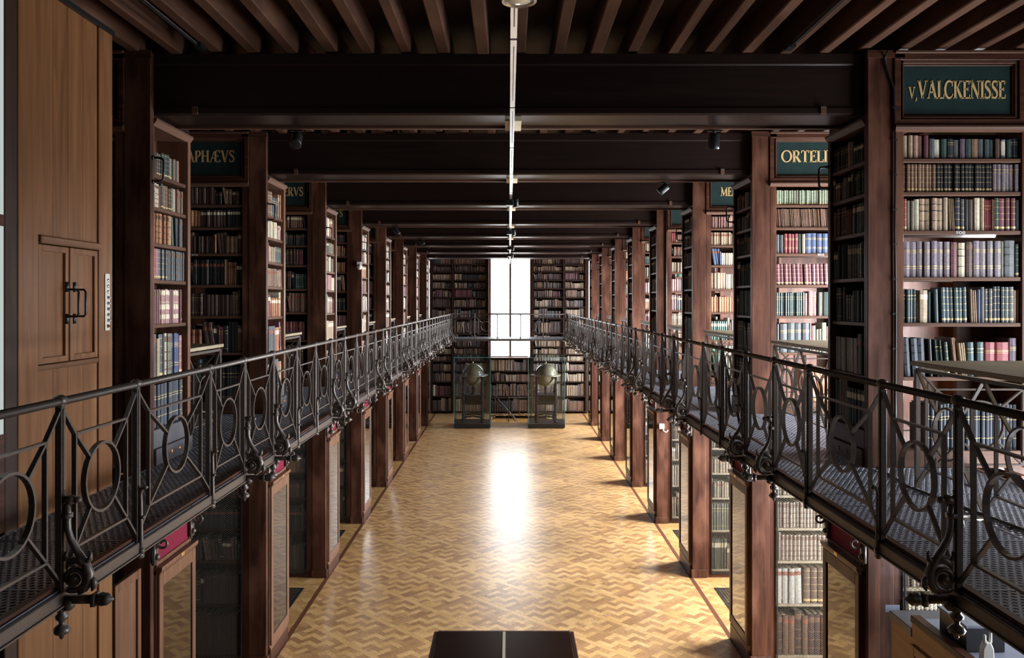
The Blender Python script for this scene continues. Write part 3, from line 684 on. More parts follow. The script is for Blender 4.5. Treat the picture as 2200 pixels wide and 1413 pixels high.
        MB().prism([(s * (X0 - .04), 1.955), (s * (X0 - .04), 1.93), (s * (X0 - .02), 1.90), (s * (XP + .1), 1.90), (s * (XP + .1), 1.955)], ya, yb, 'xz').build('cornice', M[cw if s < 0 else 'mahog'], t)
        rp_ = B('red_panel', t, 'red', s * (XP - .01), ya + .05, 1.985, s * (XP + .03), yb - .06, 2.22)
        rp_['label'] = 'crimson felt panel'
        fr = MB(); xa_, xb_ = s * (XP - .024), s * (XP + .03)
        fr.box(xa_, ya + .02, 1.955, xb_, ya + .05, 2.25).box(xa_, yb - .06, 1.955, xb_, yb - .03, 2.25).box(xa_, ya + .05, 1.955, xb_, yb - .06, 1.985).box(xa_, ya + .05, 2.22, xb_, yb - .06, 2.25)
        fr.build('panel_frame', M[cw], t, bevel=.003)
        B('number_plate', t, 'brass', s * (X0 - .043), f + .40, 1.925, s * (X0 - .036), f + .46, 1.952)
        for z in (.62, 1.0, 1.38): B('cabinet_shelf', t, 'shelfwood_y', s * (XP + .0), ya + .03, z, s * (XP + .22), yb - .03, z + .015)
        rz = -PI / 2 if s > 0 else PI / 2
        if (s, k) in ((-1, 1), (1, 1)) or k > 4:
            for z, hh in ((.20, .40), (.635, .35), (1.015, .35), (1.395, .38)):
                row((s * (XP + .05), yb - .04 if s > 0 else ya + .04, z), rz, yb - ya - .08, hh, .15, None, OLD, None)
        # ---- lower front bookcase behind wire mesh
        t = thing('wire_fronted_bookcase', '%s %s lower bookcase behind diamond wire mesh' % (od, sd), 'bookcase', (s * (xa + xb) / 2, f, 0), 'lower bookcases behind wire')
        B('stile', t, 'wood_z', s * (XP + .18), f + .01, 0, s * xa, f + .054, ZG - .06, .003)
        B('side_panel', t, 'wood_z', s * (xa + .001), f + .054, 0, s * (xa + .012), f + .33, ZG - .06)
        B('stile', t, 'wood_z', s * xb, f + .01, 0, s * (xb + .05), f + .33, ZG - .06)
        B('back_panel', t, 'darkwood', s * xa, f + .315, 0, s * xb, f + .33, ZG - .06)
        for z in ZL: B('shelf', t, 'tabletop' if s > 0 else 'wood_x', s * xa, f + .025, z - .026, s * xb, f + .315, z, .002)
        B('base_board', t, 'wood_x', s * xa, f + .012, 0, s * xb, f + .315, .085)
        fr = MB(); fr.box(s * xa, f - .008, .06, s * (xa + .012), f + .006, 2.6).box(s * (xb - .012), f - .008, .06, s * xb, f + .006, 2.6).box(s * xa, f - .008, .05, s * xb, f + .006, .062).box(s * xa, f - .008, 2.588, s * xb, f + .006, 2.6)
        fr.build('mesh_frame', M['black'], t)
        a, b = sorted((s * (xa + .012), s * (xb - .012)))
        if k < 7:
            tag(wire_mesh(a, b, .062, 2.588, f, .034 if k < 4 else .05, .62, .0013 if k < 4 else .0018).build('wire_mesh', M['wire'], t), kind='stuff')
        tops = [2.6] + [z - .026 for z in ZL[:5]]
        for zi, z in enumerate(ZL):
            sp = None
            if (s, k) == (1, 2):
                sp = {0: [(26, .035, .25, 'tan', 0, 'panel')], 1: [(24, .037, .26, 'tan', 0, 'panel')], 2: [(24, .036, .27, 'beige', 0, 'panel')], 3: [(2, .028, .30, 'tan'), (22, .042, .27, 'beige', 0, 'panel')], 4: [(3, .068, .375, 'white', 0, 'redtop'), (1, .075, .38, 'white', -1, 'redtop'), (4, .075, .38, 'brown', 0, 'tool'), (6, .07, .36, 'tan')], 5: [(1, .075, .44, 'dark brown', 0, 'panel'), (2, .065, .42, 'brown', 0, 'redtop'), (1, .075, .47, 'dark brown', 0, 'panel'), (1, .065, .42, 'brown', 0, 'redtop'), (6, .065, .43, 'dark brown', 0, 'panel')]}[zi]
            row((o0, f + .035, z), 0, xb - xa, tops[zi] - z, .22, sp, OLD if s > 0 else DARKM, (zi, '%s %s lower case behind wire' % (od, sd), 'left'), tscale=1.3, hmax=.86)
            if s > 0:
                for b_ in ROWS[-1]['books']: b_['c'] = tuple(v * .62 for v in b_['c'])  # book colours darkened to offset the strong light of the low windows
# ================================================================== GALLERIES
# cast deck plate: round holes in a staggered grid
def deck_mesh(wx, wy, pitch=.036):
    mb = MB(); nx = int(wx / pitch); px_ = wx / nx; py_ = px_ * .866; ny = int(wy / py_); py_ = wy / ny; n = 12; t = .008
    for j in range(ny):
        for i in range(nx + (0 if j % 2 == 0 else 0)):
            cx = (i + (.5 if j % 2 == 0 else 1.0)) * px_; cyy = (j + .5) * py_
            if cx > wx - .2 * px_: continue
            hx, hy = px_ / 2, py_ * 2 / 3
            out = []; inn = []
            for a in range(n):
                th = 2 * PI * a / n; co, si = math.cos(th), math.sin(th)
                inn.append((cx + co * px_ * .35, cyy + si * px_ * .35)); rr = px_ * .505
                out.append((cx + co * rr, cyy + si * rr))
            vs = [(x, y, 0) for x, y in out] + [(x, y, 0) for x, y in inn] + [(x, y, -t) for x, y in inn] + [(x, y, -t) for x, y in out]
            fs = []
            for a in range(n):
                b = (a + 1) % n
                fs.append((a, b, n + b, n + a)); fs.append((n + a, n + b, 2 * n + b, 2 * n + a)); 
                if a % 3 == 0: fs.append((a, b, 3 * n + b, 3 * n + a))
            mb.add(vs, fs)
    # ribs joining the rings
    mb.box(0, 0, -t, wx, .010, .001).box(0, wy - .010, -t, wx, wy, .001).box(0, 0, -t, .008, wy, .001).box(wx - .008, 0, -t, wx, wy, .001)
    return mb.mesh('deck_panel', [M['deckiron']])
WX = XP - XR
DECK = deck_mesh(WX, .70)
POSTS = [P * v for v in (.71, .96, 1.211, 1.457, 1.81)] + [P * (2.047 + .25 * i) for i in range(0, 30)]
POSTS = [y for y in POSTS if y < 26.75]
YEND = POSTS[-1]
KIND = {}
for i, y in enumerate(POSTS):
    j = i - 5
    KIND[i] = ('scroll' if j % 4 in (0, 1) else 'hook') if j >= 0 else {0: 'hook', 1: 'scroll', 2: 'scroll', 3: 'hook', 4: 'hook'}[i]
# --- bracket meshes (built towards -x = nave on the right side)
def spiral(cx, cz, r0, r1, a0, turns, n): return [(cx + (r0 + (r1 - r0) * i / n) * math.cos(a0 + turns * 2 * PI * i / n), 0, cz + (r0 + (r1 - r0) * i / n) * math.sin(a0 + turns * 2 * PI * i / n)) for i in range(n + 1)]
def scroll_mesh():
    mb = MB()
    # long swan stem from the post down and outwards
    stem = [(-.012, 0, .335), (-.018, 0, .30), (-.016, 0, .27), (-.018, 0, .24), (-.028, 0, .205), (-.046, 0, .17), (-.066, 0, .138), (-.084, 0, .108), (-.094, 0, .078), (-.092, 0, .048), (-.078, 0, .022), (-.056, 0, .010)]
    mb.tube(stem, [.010, .012, .012, .012, .012, .013, .014, .016, .018, .016, .014, .012], 8)
    # volute
    mb.tube(spiral(-.040, .060, .046, .010, R(-60), -1.6, 30), [.0125 - .005 * i / 30 for i in range(31)], 7)
    mb.lathe([(.004, -.018), (.015, -.014), (.018, 0), (.015, .014), (.004, .018)], (-.040, 0, .060), 10, 0, (0, 1, 0))
    # acanthus leaves
    mb.tube([(-.088, 0, .10), (-.066, .004, .128), (-.040, -.004, .130), (-.018, 0, .112), (-.012, 0, .096)], [.008, .017, .016, .011, .004], 7)
    mb.tube([(-.080, 0, .118), (-.098, 0, .134), (-.100, 0, .152), (-.094, 0, .162)], [.013, .010, .006, .003], 7)
    mb.tube([(-.098, 0, .07), (-.110, 0, .052), (-.112, 0, .03), (-.104, 0, .014)], [.006, .013, .011, .004], 7)
    mb.tube([(-.014, .0, .128), (-.006, 0, .145), (-.012, 0, .16)], [.010, .008, .003], 6)
    # knob at the top of the stem
    mb.lathe([(.003, -.020), (.014, -.016), (.019, 0), (.014, .016), (.003, .020)], (-.026, 0, .352), 10, 0, (-1, 0, .3))
    mb.lathe([(.002, -.014), (.012, -.010), (.013, 0), (.010, .011), (.002, .014)], (-.052, 0, .352), 10, 0, (-1, 0, 0))
    mb.tube([(-.010, 0, .352), (-.002, 0, .372), (-.008, 0, .388)], [.009, .006, .002], 6)
    mb.box(-.030, -.014, .285, .002, .014, .303)
    # base arm
    mb.box(-.115, -.013, -.030, .004, .013, -.004)
    mb.lathe([(.010, 0), (.022, .012), (.022, .035), (.008, .05)], (-.02, 0, -.058), 10)
    return mb.mesh('scroll_bracket', [M['iron']], True)
def finial_mesh():
    mb = MB(); mb.box(-.006, -.022, -.022, .010, .022, .022)
    mb.lathe([(.012, 0), (.022, .008), (.026, .020), (.022, .032), (.024, .036), (.016, .048), (.010, .052), (.003, .062)], (-.004, 0, 0), 12, 0, (-1, 0, 0))
    return mb.mesh('finial', [M['iron']], True)
def pendant_mesh():
    mb = MB(); mb.lathe([(.004, -.135), (.009, -.128), (.008, -.122), (.026, -.112), (.031, -.100), (.022, -.088), (.010, -.078), (.012, -.066), (.023, -.058), (.024, -.046), (.014, -.036), (.020, -.028), (.021, 0)], (0, 0, 0), 14)
    return mb.mesh('pendant', [M['iron']], True)
def hook_mesh():
    mb = MB(); mb.tube([(-.014, 0, -.075), (-.017, 0, .0), (-.016, 0, .18), (-.014, 0, .235), (-.020, 0, .262), (-.036, 0, .272), (-.046, 0, .262)], [.011, .011, .010, .010, .010, .011, .012], 6)
    mb.box(-.026, -.018, -.085, .006, .018, -.055).box(-.03, -.012, -.06, .0, .012, -.035)
    mb.lathe([(.006, -.012), (.009, 0), (.006, .012)], (-.028, 0, .12), 8, 0, (0, 1, 0))
    return mb.mesh('hook_bracket', [M['iron']], True)
SCROLL, FINIAL, PEND, HOOK = scroll_mesh(), finial_mesh(), pendant_mesh(), hook_mesh()
# --- one railing panel, in local coords: u along run, z up; returned as separate part meshes
RH = .783
def bar_mesh(a, b, wd=.020, th=.011): 
    return MB().bar((0, a[0], a[1]), (0, b[0], b[1]), wd, th, (1, 0, 0)).mesh('bar', [M['iron']])
PCACHE = {}
def panel_parts(w_):
    k = round(w_, 3)
    if k in PCACHE: return PCACHE[k]
    c = (w_ / 2, .40); rr = .155; x1 = .112 * (w_ / .70) ** .6; za, zb = .63, .145; out = []
    def hit(p):
        d = Vector((c[0] - p[0], c[1] - p[1])); l = d.length; return (c[0] - d.x / l * rr, c[1] - d.y / l * rr)
    for mir in (0, 1):
        mx = (lambda u: w_ - u) if mir else (lambda u: u)
        h1 = hit((mx(x1), za)); h2 = hit((mx(x1), zb))
        out.append(('diagonal_bar', bar_mesh((mx(.012), .745), (mx(x1), za)))); out.append(('diagonal_bar', bar_mesh((mx(x1), za), h1)))
        out.append(('diagonal_bar', bar_mesh((mx(.012), .035), (mx(x1), zb)))); out.append(('diagonal_bar', bar_mesh((mx(x1), zb), h2)))
        out.append(('upright_bar', bar_mesh((mx(x1), zb), (mx(x1), za))))
    out.append(('cross_bar', bar_mesh((x1, za), (w_ - x1, za)))); out.append(('cross_bar', bar_mesh((x1, zb), (w_ - x1, zb))))
    out.append(('ring', MB().ring((0, c[0], c[1]), rr, .012, .024, 30, 0).mesh('ring', [M['iron']], False)))
    PCACHE[k] = out; return out
POSTM = None
def post_mesh():
    mb = MB(); mb.box(-.014, -.016, -.02, .014, .016, RH - .02)
    mb.box(-.019, -.008, 0, .019, .008, RH - .03)
    mb.lathe([(.012, -.03), (.022, -.022), (.018, -.014), (.027, -.004), (.029, .008), (.024, .02), (.010, .028)], (0, 0, RH), 12)
    return mb.mesh('post', [M['iron']], False, .0015)
POSTM = post_mesh()
def railing(name, label, ys, fixed, axis, parentloc, kinds=None, s=1, panels=True, z=ZG, merge_after=99):
    """axis 'y': run along y at x=fixed; axis 'x': run along x at y=fixed"""
    t = thing(name, label, 'railing', parentloc)
    def W_(u): return (fixed, u, z) if axis == 'y' else (u, fixed, z)
    rz = 0 if axis == 'y' else -PI / 2
    a, b = ys[0], ys[-1]
    hr = MB(); p0, p1 = Vector(W_(a)), Vector(W_(b)); up = Vector((0, 0, RH))
    hr.tube([p0 + up, p1 + up], .0175, 10).build('handrail', M['iron'], t, True)
    for i, u in enumerate(ys):
        o = obj('post', POSTM, t, W_(u), (0, 0, rz))
        if kinds:
            x, y, zz = W_(u)
            if kinds[i] == 'scroll':
                br = obj('scroll_bracket', SCROLL, t, (x - s * .012, y, z - .02), (0, 0, 0 if s > 0 else PI), (1.15, 1.15, 1.12))
                for nm, me, lc in (('finial', FINIAL, (-.118, 0, -.017)), ('pendant', PEND, (.005, 0, -.03))):
                    c = bpy.data.objects.new(nm, me); COL.objects.link(c); c.parent = br; c.location = lc
            elif kinds[i] == 'hook':
                obj('hook_bracket', HOOK, t, (x - s * .008, y, z), (0, 0, 0 if s > 0 else PI))
        if i + 1 < len(ys):
            w_ = ys[i + 1] - u
            for nm, me in panel_parts(w_):
                obj(nm, me, t, W_(u), (0, 0, rz))
    return t
for s in (1, -1):
    railing('gallery_railing', 'wrought iron railing with rings and scrolls along the %s gallery' % SIDE[s], POSTS, s * XR, 'y', (s * XR, POSTS[0], ZG), [KIND[i] for i in range(len(POSTS))], s)
    g_ = thing('gallery_walkway', 'perforated iron walkway running the length of the %s gallery' % SIDE[s], 'walkway', (s * XR, POSTS[0], ZG))
    y = POSTS[0]; n = 0
    a = min(s * XR, s * XP)
    while y < YEND + 1.4:
        obj('deck_panel', DECK, g_, (a, y, ZG)); y += .70; n += 1
    # bays between the stacks
    for k in range(0, 8):
        b0 = FR(k) + SD; L = FR(k + 1) - b0
        if s < 0 and k == 0: continue
        nn = 3
        for i in range(nn):
            xx = s * XP if s > 0 else s * XP - WX
            obj('deck_panel', DECK, g_, (xx, b0 + i * L / nn, ZG), (0, 0, 0), (1, L / nn / .70, 1))
        B('edge_beam', g_, 'iron', s * (XP + WX), b0, ZG - .09, s * (XP + WX + .03), b0 + L, ZG + .005)
    # fascia: channel with lip
    X0, X1 = s * (XR - .022), s * (XR + .012)
    B('fascia', g_, 'iron', X0, POSTS[0], ZG - .058, X1, YEND + .05, ZG - .004, .003)
    B('fascia_lip', g_, 'iron', s * (XR - .03), POSTS[0], ZG - .064, s * (XR + .03), YEND + .05, ZG - .057)
    B('kerb_angle', g_, 'wood_y', s * (XR + .012), POSTS[0], ZG - .02, s * (XR + .045), YEND + .05, ZG + .018)
    for y in POSTS: B('cross_joist', g_, 'iron', s * (XR + .02), y - .012, ZG - .056, s * XP, y + .012, ZG - .02)
    # cast consoles under the gallery at every stack
    for k in range(1, 9):
        for yy in (FR(k) + .03, FR(k) + SD - .03):
            mb = MB(); x = s * (XP - .02); d = -s
            mb.tube([(x, yy, 1.98), (x + d * .012, yy, 2.10), (x + d * .05, yy, 2.22), (x + d * .16, yy, 2.36), (x + d * .36, yy, 2.50), (x + d * .62, yy, 2.58)], [.016, .018, .018, .017, .016, .015], 6)
            mb.tube(spiral(x + d * .07, 2.14, .05, .012, R(90), d * 1.3, 16), .010, 6)
            mb.box(x, yy - .03, 2.00, x + d * .022, yy + .03, 2.14).lathe([(.02, 0), (.024, .012), (.01, .024)], (x + d * .02, yy, 2.04), 8, 0, (d, 0, 0))
            pts = [(p[0], yy, p[2]) for p in []]
            mb.build('console', M['iron'], g_, True)
# fix spirals (they are generated around y=0) by moving them in the console meshes
for o in list(COL.objects):
    if o.name.startswith('console'):
        ymid = sum(v.co.y for v in o.data.vertices if abs(v.co.y) > 1) / max(1, sum(1 for v in o.data.vertices if abs(v.co.y) > 1))
        for v in o.data.vertices:
            if abs(v.co.y) < 1: v.co.y += ymid
# end gallery across the far wall
g_ = thing('end_gallery', 'iron walkway crossing in front of the end wall window', 'walkway', (0, YEND, ZG))
for i in range(-3, 4):
    for j in range(2):
        if abs((i) * WX) < XR - .05:
            obj('deck_panel', DECK, g_, (i * WX - WX / 2, YEND + .06 + j * .75, ZG), (0, 0, 0), (1, 1.0, 1))
B('fascia', g_, 'iron', -XR, YEND - .02, ZG - .07, XR, YEND + .02, ZG - .005)
xs = [-1.84, -1.11, -.375, .36, 1.09, 1.84]
railing('end_railing', 'iron railing with rings across the end gallery before the window', xs, YEND, 'x', (0, YEND, ZG))
# stairwell rails on the nave floor
xs = [-.62, -.02, .71, 1.40]
railing('stair_railing', 'iron ring railing between the globe showcases round the stair opening', xs, 26.2, 'x', (.4, 26.2, 0), z=0)
t = thing('stair_handrail', 'far iron rail and sloping handrail of the stair opening', 'railing', (.4, 27.8, 0))
mb = MB(); mb.tube([(-.7, 27.8, .86), (1.3, 27.8, .86)], .014, 8).tube([(-.62, 27.8, 0), (-.62, 27.8, .86)], .012, 6).tube([(.35, 27.8, 0), (.35, 27.8, .86)], .012, 6).tube([(1.25, 27.8, 0), (1.25, 27.8, .86)], .012, 6)
mb.build('far_rail', M['iron'], t)
for dz in (0, -.09): MB().tube([(-.6, 26.7, .84 + dz), (-.45, 26.7, .78 + dz), (.55, 26.7, -.35 + dz)], .014, 8).build('sloping_rail', M['iron'], t)
MB().tube([(-.30, 26.7, .28), (-.2, 26.72, .36), (-.05, 26.72, .26), (.12, 26.7, .20)], .010, 6).build('curl', M['iron'], t)

# ================================================================== READING TABLES
def reading_table(s, k, y0, y1, label):
    X0, X1 = 2.60, 3.46; zt = ZG + .815
    t = thing('reading_table', label, 'table', (s * (X0 + X1) / 2, (y0 + y1) / 2, ZG), 'reading tables on the galleries')
    MB().box(s * X0, y0, zt - .03, s * X1, y1, zt).build('table_top', M['tabletop'], t, bevel=.004)
    fr = MB(); zr = zt - .055
    for (xx0, yy0, xx1, yy1) in ((X0 + .03, y0 + .03, X0 + .03, y1 - .03), (X1 - .03, y0 + .03, X1 - .03, y1 - .03), (X0 + .03, y0 + .03, X1 - .03, y0 + .03), (X0 + .03, y1 - .03, X1 - .03, y1 - .03)):
        fr.bar((s * xx0, yy0, zr), (s * xx1, yy1, zr), .022, .022, (0, 0, 1))
    fr.build('top_frame', M['iron'], t)
    for xx in (X0 + .03, X1 - .03):
        for yy in (y0 + .03, y1 - .03):
            B('leg', t, 'iron', s * xx - .014, yy - .014, ZG + .001, s * xx + .014, yy + .014, zr)
    # iron ring tracery in the nave side and the camera side
    w_ = y1 - y0 - .06
    np_ = 2 if w_ > 1.1 else 1
    for i in range(np_):
        for nm, me in panel_parts(w_ / np_): obj(nm, me, t, (s * (X0 + .03), y0 + .03 + i * w_ / np_, ZG + .002))
    w2 = X1 - X0 - .06
    for yy in (y0 + .03, y1 - .03):
        xs_ = s * (X0 + .03) if s > 0 else s * (X1 - .03)
        for nm, me in panel_parts(w2): obj(nm, me, t, (xs_, yy, ZG + .002), (0, 0, -PI / 2))
for k in range(0, 8):
    b = FR(k) + SD
    if k == 0: reading_table(1, k, 3.75, 5.28, 'large reading table in the nearest right bay before the name board')
    else: reading_table(1, k, b + .02, b + (1.50 if k < 3 else 1.2), 'wooden topped iron reading table behind the %s right pillar' % ORD[k])
    if k: reading_table(-1, k, b + .02, b + .82, 'wooden topped iron reading table behind the %s left pillar' % ORD[k])
# ================================================================== LIFT ENCLOSURE (left foreground)
XS = -2.62
t = thing('lift_enclosure', 'tall oak boarded book lift shaft at the left foreground', 'cupboard', (XS, 4.86, 0))
zt = 5.645
B('stile', t, 'oak', XS, 4.35, 0, XS - .05, 4.535, zt, .004)
B('stile', t, 'oak', XS, 5.206, 0, XS - .05, 5.38, zt, .004)
ys = [4.537, 4.70, 4.86, 5.03, 5.204]
for a, b in zip(ys[:-1], ys[1:]):
    B('plank', t, 'oak', XS - .012, a, 4.262, XS - .05, b - .003, zt, .002)
    B('plank', t, 'oak', XS - .012, a, 0, XS - .05, b - .003, 3.50, .002)
B('rail', t, 'oak_x', XS - .004, 4.537, 3.50, XS - .05, 5.204, 3.53, .003)
B('rail', t, 'oak_x', XS + .018, 4.537, 4.215, XS - .05, 5.204, 4.258, .006)
for i, (a, b) in enumerate(((4.545, 4.858), (4.886, 5.198))):
    d = B('hatch_door', t, 'oak', XS - .022, a, 3.535, XS - .045, b, 4.21, .003)
    fr = MB(); w_ = .035
    fr.box(XS - .006, a, 3.535, XS - .03, a + w_, 4.21).box(XS - .006, b - w_, 3.535, XS - .03, b, 4.21).box(XS - .006, a + w_, 3.535, XS - .03, b - w_, 3.535 + w_).box(XS - .006, a + w_, 4.21 - w_, XS - .03, b - w_, 4.21)
    fr.build('door_frame', M['oak'], d, bevel=.002)
    yh = 4.835 if i == 0 else 4.915
    h = MB(); h.tube([(XS - .01, yh, 3.80), (XS + .055, yh, 3.80), (XS + .065, yh, 3.815), (XS + .065, yh, 3.945), (XS + .055, yh, 3.96), (XS - .01, yh, 3.96)], .007, 8)
    h.box(XS - .008, yh - .012, 3.755, XS + .002, yh + .012, 3.815).box(XS - .008, yh - .012, 3.945, XS + .002, yh + .012, 4.005)
    h.build('pull_handle', M['black'], d, True)
B('centre_strip', t, 'oak', XS + .004, 4.858, 3.535, XS - .03, 4.886, 4.21, .004)
B('near_side', t, 'wood_z', XS - .05, 4.35, 0, XS - 1.0, 4.37, zt)
B('far_side', t, 'wood_z', XS - .05, 5.36, 0, XS - 1.0, 5.38, zt)
B('dark_capping', t, 'black', XS + .01, 4.35, zt, XS - .06, 5.39, zt + .03)
pl = B('button_plate', t, 'nickel', XS + .008, 5.272, 3.70, XS, 5.330, 4.07, .002); pl['label'] = 'ivory push button plate'
for i in range(9):
    z = 4.025 - i * .037
    mb = MB(); mb.lathe([(.012, 0), (.012, .004), (.008, .006), (.007, .016 if i > 2 else .007), (.003, .018 if i > 2 else .009)], (XS + .008, 5.301, z), 12, 0, (1, 0, 0))
    mb.build('push_button', M['redlabel' if i == 8 else 'chrome'], pl, True)
# dark frame and textured pane nearer than the lift
t = thing('glazed_screen', 'dark framed textured window pane at the left picture edge', 'window pane', (-2.66, 3.8, 0))
B('screen_post', t, 'darkwood', -2.625, 4.240, 0, -2.74, 4.348, ZJ - .02, .004)
B('screen_post', t, 'darkwood', -2.64, 3.50, 0, -2.72, 3.55, ZJ - .02)
B('screen_rail', t, 'wood_y', -2.628, 3.55, 4.28, -2.70, 4.240, 4.34)
B('screen_rail', t, 'wood_y', -2.628, 3.55, ZG, -2.70, 4.240, 3.2)
B('glass_pane', t, 'frost', -2.632, 3.55, 3.2, -2.637, 4.240, 4.28); B('glass_pane', t, 'frost', -2.632, 3.55, 4.34, -2.637, 4.240, 5.6)
# low panelled leaf beside the nearest left cabinet
t = thing('folded_screen', 'low red-brown panelled board beside the nearest left cabinet', 'board', (-2.60, 5.6, 0))
MB().box(-2.625, 5.40, 0, -2.66, 5.78, 1.98).build('panel', M['mahog'], t, bevel=.004)
fr = MB(); fr.box(-2.61, 5.40, 0, -2.64, 5.45, 2.0).box(-2.61, 5.73, 0, -2.64, 5.78, 2.0).box(-2.61, 5.45, 1.94, -2.64, 5.73, 2.0)
fr.build('frame', M['mahog'], t, bevel=.003)

# ================================================================== END WALL BOOKCASES
UPZ = [5.17, 4.925, 4.634, 4.343, 4.036, 3.70, 3.32, 2.80]; LOZ = [2.32, 2.06, 1.82, 1.48, 1.11, .61, .09]
def end_case(label, x0, x1, ups, mood_u, mood_l, zmax, uprights, zcap=5.6):
    t = thing('end_wall_bookcase', label, 'bookcase', ((x0 + x1) / 2, YE, 0), 'bookcases on the end wall')
    for u in uprights: B('upright', t, 'darkwood', u - .03, YE, 0, u + .03, YE + .3, zmax)
    B('back_panel', t, 'darkwood', x0, YE + .29, 0, x1, YE + .31, zmax)
    zz = [z for z in (UPZ + LOZ) if z < zmax - .1]
    for i, z in enumerate(zz):
        B('shelf', t, 'darkwood', x0, YE + .01, z - .04, x1, YE + .29, z)
        top = zz[i - 1] - .04 if i else min(zmax, zcap)
        for a, b in zip(uprights[:-1], uprights[1:]):
            row((a + .035, YE + .03, z), 0, b - a - .07, min(top - z, .5), .2, None, mood_u if z > 2.7 else mood_l, None, (.95, 1.0), .93, 1.25)
end_case('tall dark bookcase left of the end window', -2.73, -.73, True, ENDW, PALE + ENDW, 5.62, [-2.70, -1.96, -.76])
end_case('tall dark bookcase right of the end window', .78, 2.70, True, ENDW + ['tan', 'beige'], PALE, 5.62, [.81, 1.90, 2.67])
end_case('low dark bookcase under the end window', -.73, .78, False, ENDW, ENDW, 1.9, [-.72, .77])

# ================================================================== GLOBES IN SHOWCASES
def showcase(x0, x1, side):
    y0, y1 = 24.9, 26.02; zb, zt = .135, 2.17
    t = thing('glass_showcase', 'tall glass showcase on a black plinth, %s of the two at the far end' % side, 'showcase', ((x0 + x1) / 2, (y0 + y1) / 2, 0), 'globe showcases')
    B('plinth', t, 'plinth', x0, y0, .02, x1, y1, zb, .004); B('recessed_base', t, 'plinth', x0 + .03, y0 + .03, 0, x1 - .03, y1 - .03, .02)
    g_ = .010
    for nm, p in (('front_pane', (x0, y0, x1, y0 + g_)), ('rear_pane', (x0, y1 - g_, x1, y1)), ('side_pane', (x0, y0 + g_, x0 + g_, y1 - g_)), ('side_pane', (x1 - g_, y0 + g_, x1, y1 - g_))):
        B(nm, t, 'glass', p[0], p[1], zb, p[2], p[3], zt)
    B('top_pane', t, 'glass', x0, y0, zt, x1, y1, zt + g_)
    e = MB(); q = .012
    for xx in (x0, x1 - q):
        for yy in (y0 - .001, y1 - q): e.box(xx, yy, zb, xx + q, yy + q, zt + g_)
    for yy in (y0 - .001, y1 - q): e.box(x0, yy, zt - .002, x1, yy + q, zt + g_ + .002)
    for xx in (x0, x1 - q): e.box(xx, y0, zt - .002, xx + q, y1, zt + g_ + .002)
    e.build('glass_edge', M['glassedge'], t)
    cx, cyy = (x0 + x1) / 2, (y0 + y1) / 2
    G = thing('library_globe', 'antique globe on a turned ebony stand inside the %s showcase' % side, 'globe', (cx, cyy, zb), 'antique globes')
    gz = 1.585; rg = .345
    MB().lathe([(max(.002, rg * math.sin(PI * i / 28)), -rg * math.cos(PI * i / 28)) for i in range(29)], (cx, cyy, gz), 40).build('sphere', M['globe_top'], G, True)
    MB().lathe([(.352, -.018), (.455, -.018), (.468, -.006), (.468, .012), (.352, .012)], (cx, cyy, gz), 40).build('horizon_ring', M['globe_ring'], G)
    MB().ring((cx, cyy, gz), .368, .016, .012, 48, 1).build('meridian_ring', M['globe_ring'], G)
    MB().lathe([(.03, 0), (.012, .02), (.02, .035), (.004, .05)], (cx, cyy, gz + .38), 10).build('pole_knob', M['brass'], G, True)
    # stand
    turned = [(.030, 0), (.036, .03), (.022, .05), (.034, .09), (.020, .12), (.026, .20), (.018, .26), (.034, .30), (.030, .33)]
    def leg(px_, py_, z0, z1):
        L = z1 - z0; pr = [(r * 1.5, z / .33 * L) for r, z in turned]; MB().lathe(pr, (px_, py_, z0), 12).build('turned_leg', M['ebony'], G, True)
    off = .29
    for i in (-1, 1):
        for j in (-1, 1):
            leg(cx + i * off, cyy + j * off, zb + .10, .78); leg(cx + i * off, cyy + j * off, 1.0, gz - .012)
            MB().lathe([(.02, 0), (.05, .02), (.055, .05), (.03, .085), (.04, .10)], (cx + i * off, cyy + j * off, zb), 12).build('bun_foot', M['ebony'], G, True)
    B('apron', G, 'ebony', cx - .33, cyy - .33, .74, cx + .33, cyy + .33, .80, .006); B('apron_box', G, 'ebony', cx - .25, cyy - .25, .69, cx + .25, cyy + .25, .96)
    B('upper_table', G, 'ebony', cx - .34, cyy - .34, .97, cx + .34, cyy + .34, 1.0, .008)
    for i in (-1, 1):
        for j in (-1, 1): MB().lathe([(.04, 0), (.055, .03), (.04, .08), (.05, .15), (.03, .17)], (cx + i * off, cyy + j * off, .80), 10).build('baluster', M['ebony'], G, True)
    MB().lathe([(.10, 0), (.06, .02), (.03, .06), (.035, .12), (.05, .16), (.03, .22), (.02, gz - rg - 1.0)], (cx, cyy, 1.0), 14).build('centre_column', M['ebony'], G, True)
    st_ = MB()
    for a, b in (((-off, -off), (off, -off)), ((off, -off), (off, off)), ((off, off), (-off, off)), ((-off, off), (-off, -off))):
        st_.tube([(cx + a[0], cyy + a[1], .30), (cx + (a[0] + b[0]) / 2 * .9, cyy + (a[1] + b[1]) / 2 * .9, .345), (cx + b[0], cyy + b[1], .30)], .026, 8)
    st_.build('stretcher', M['ebony'], G, True)
showcase(-1.693, -.569, 'left'); showcase(.583, 1.707, 'right')

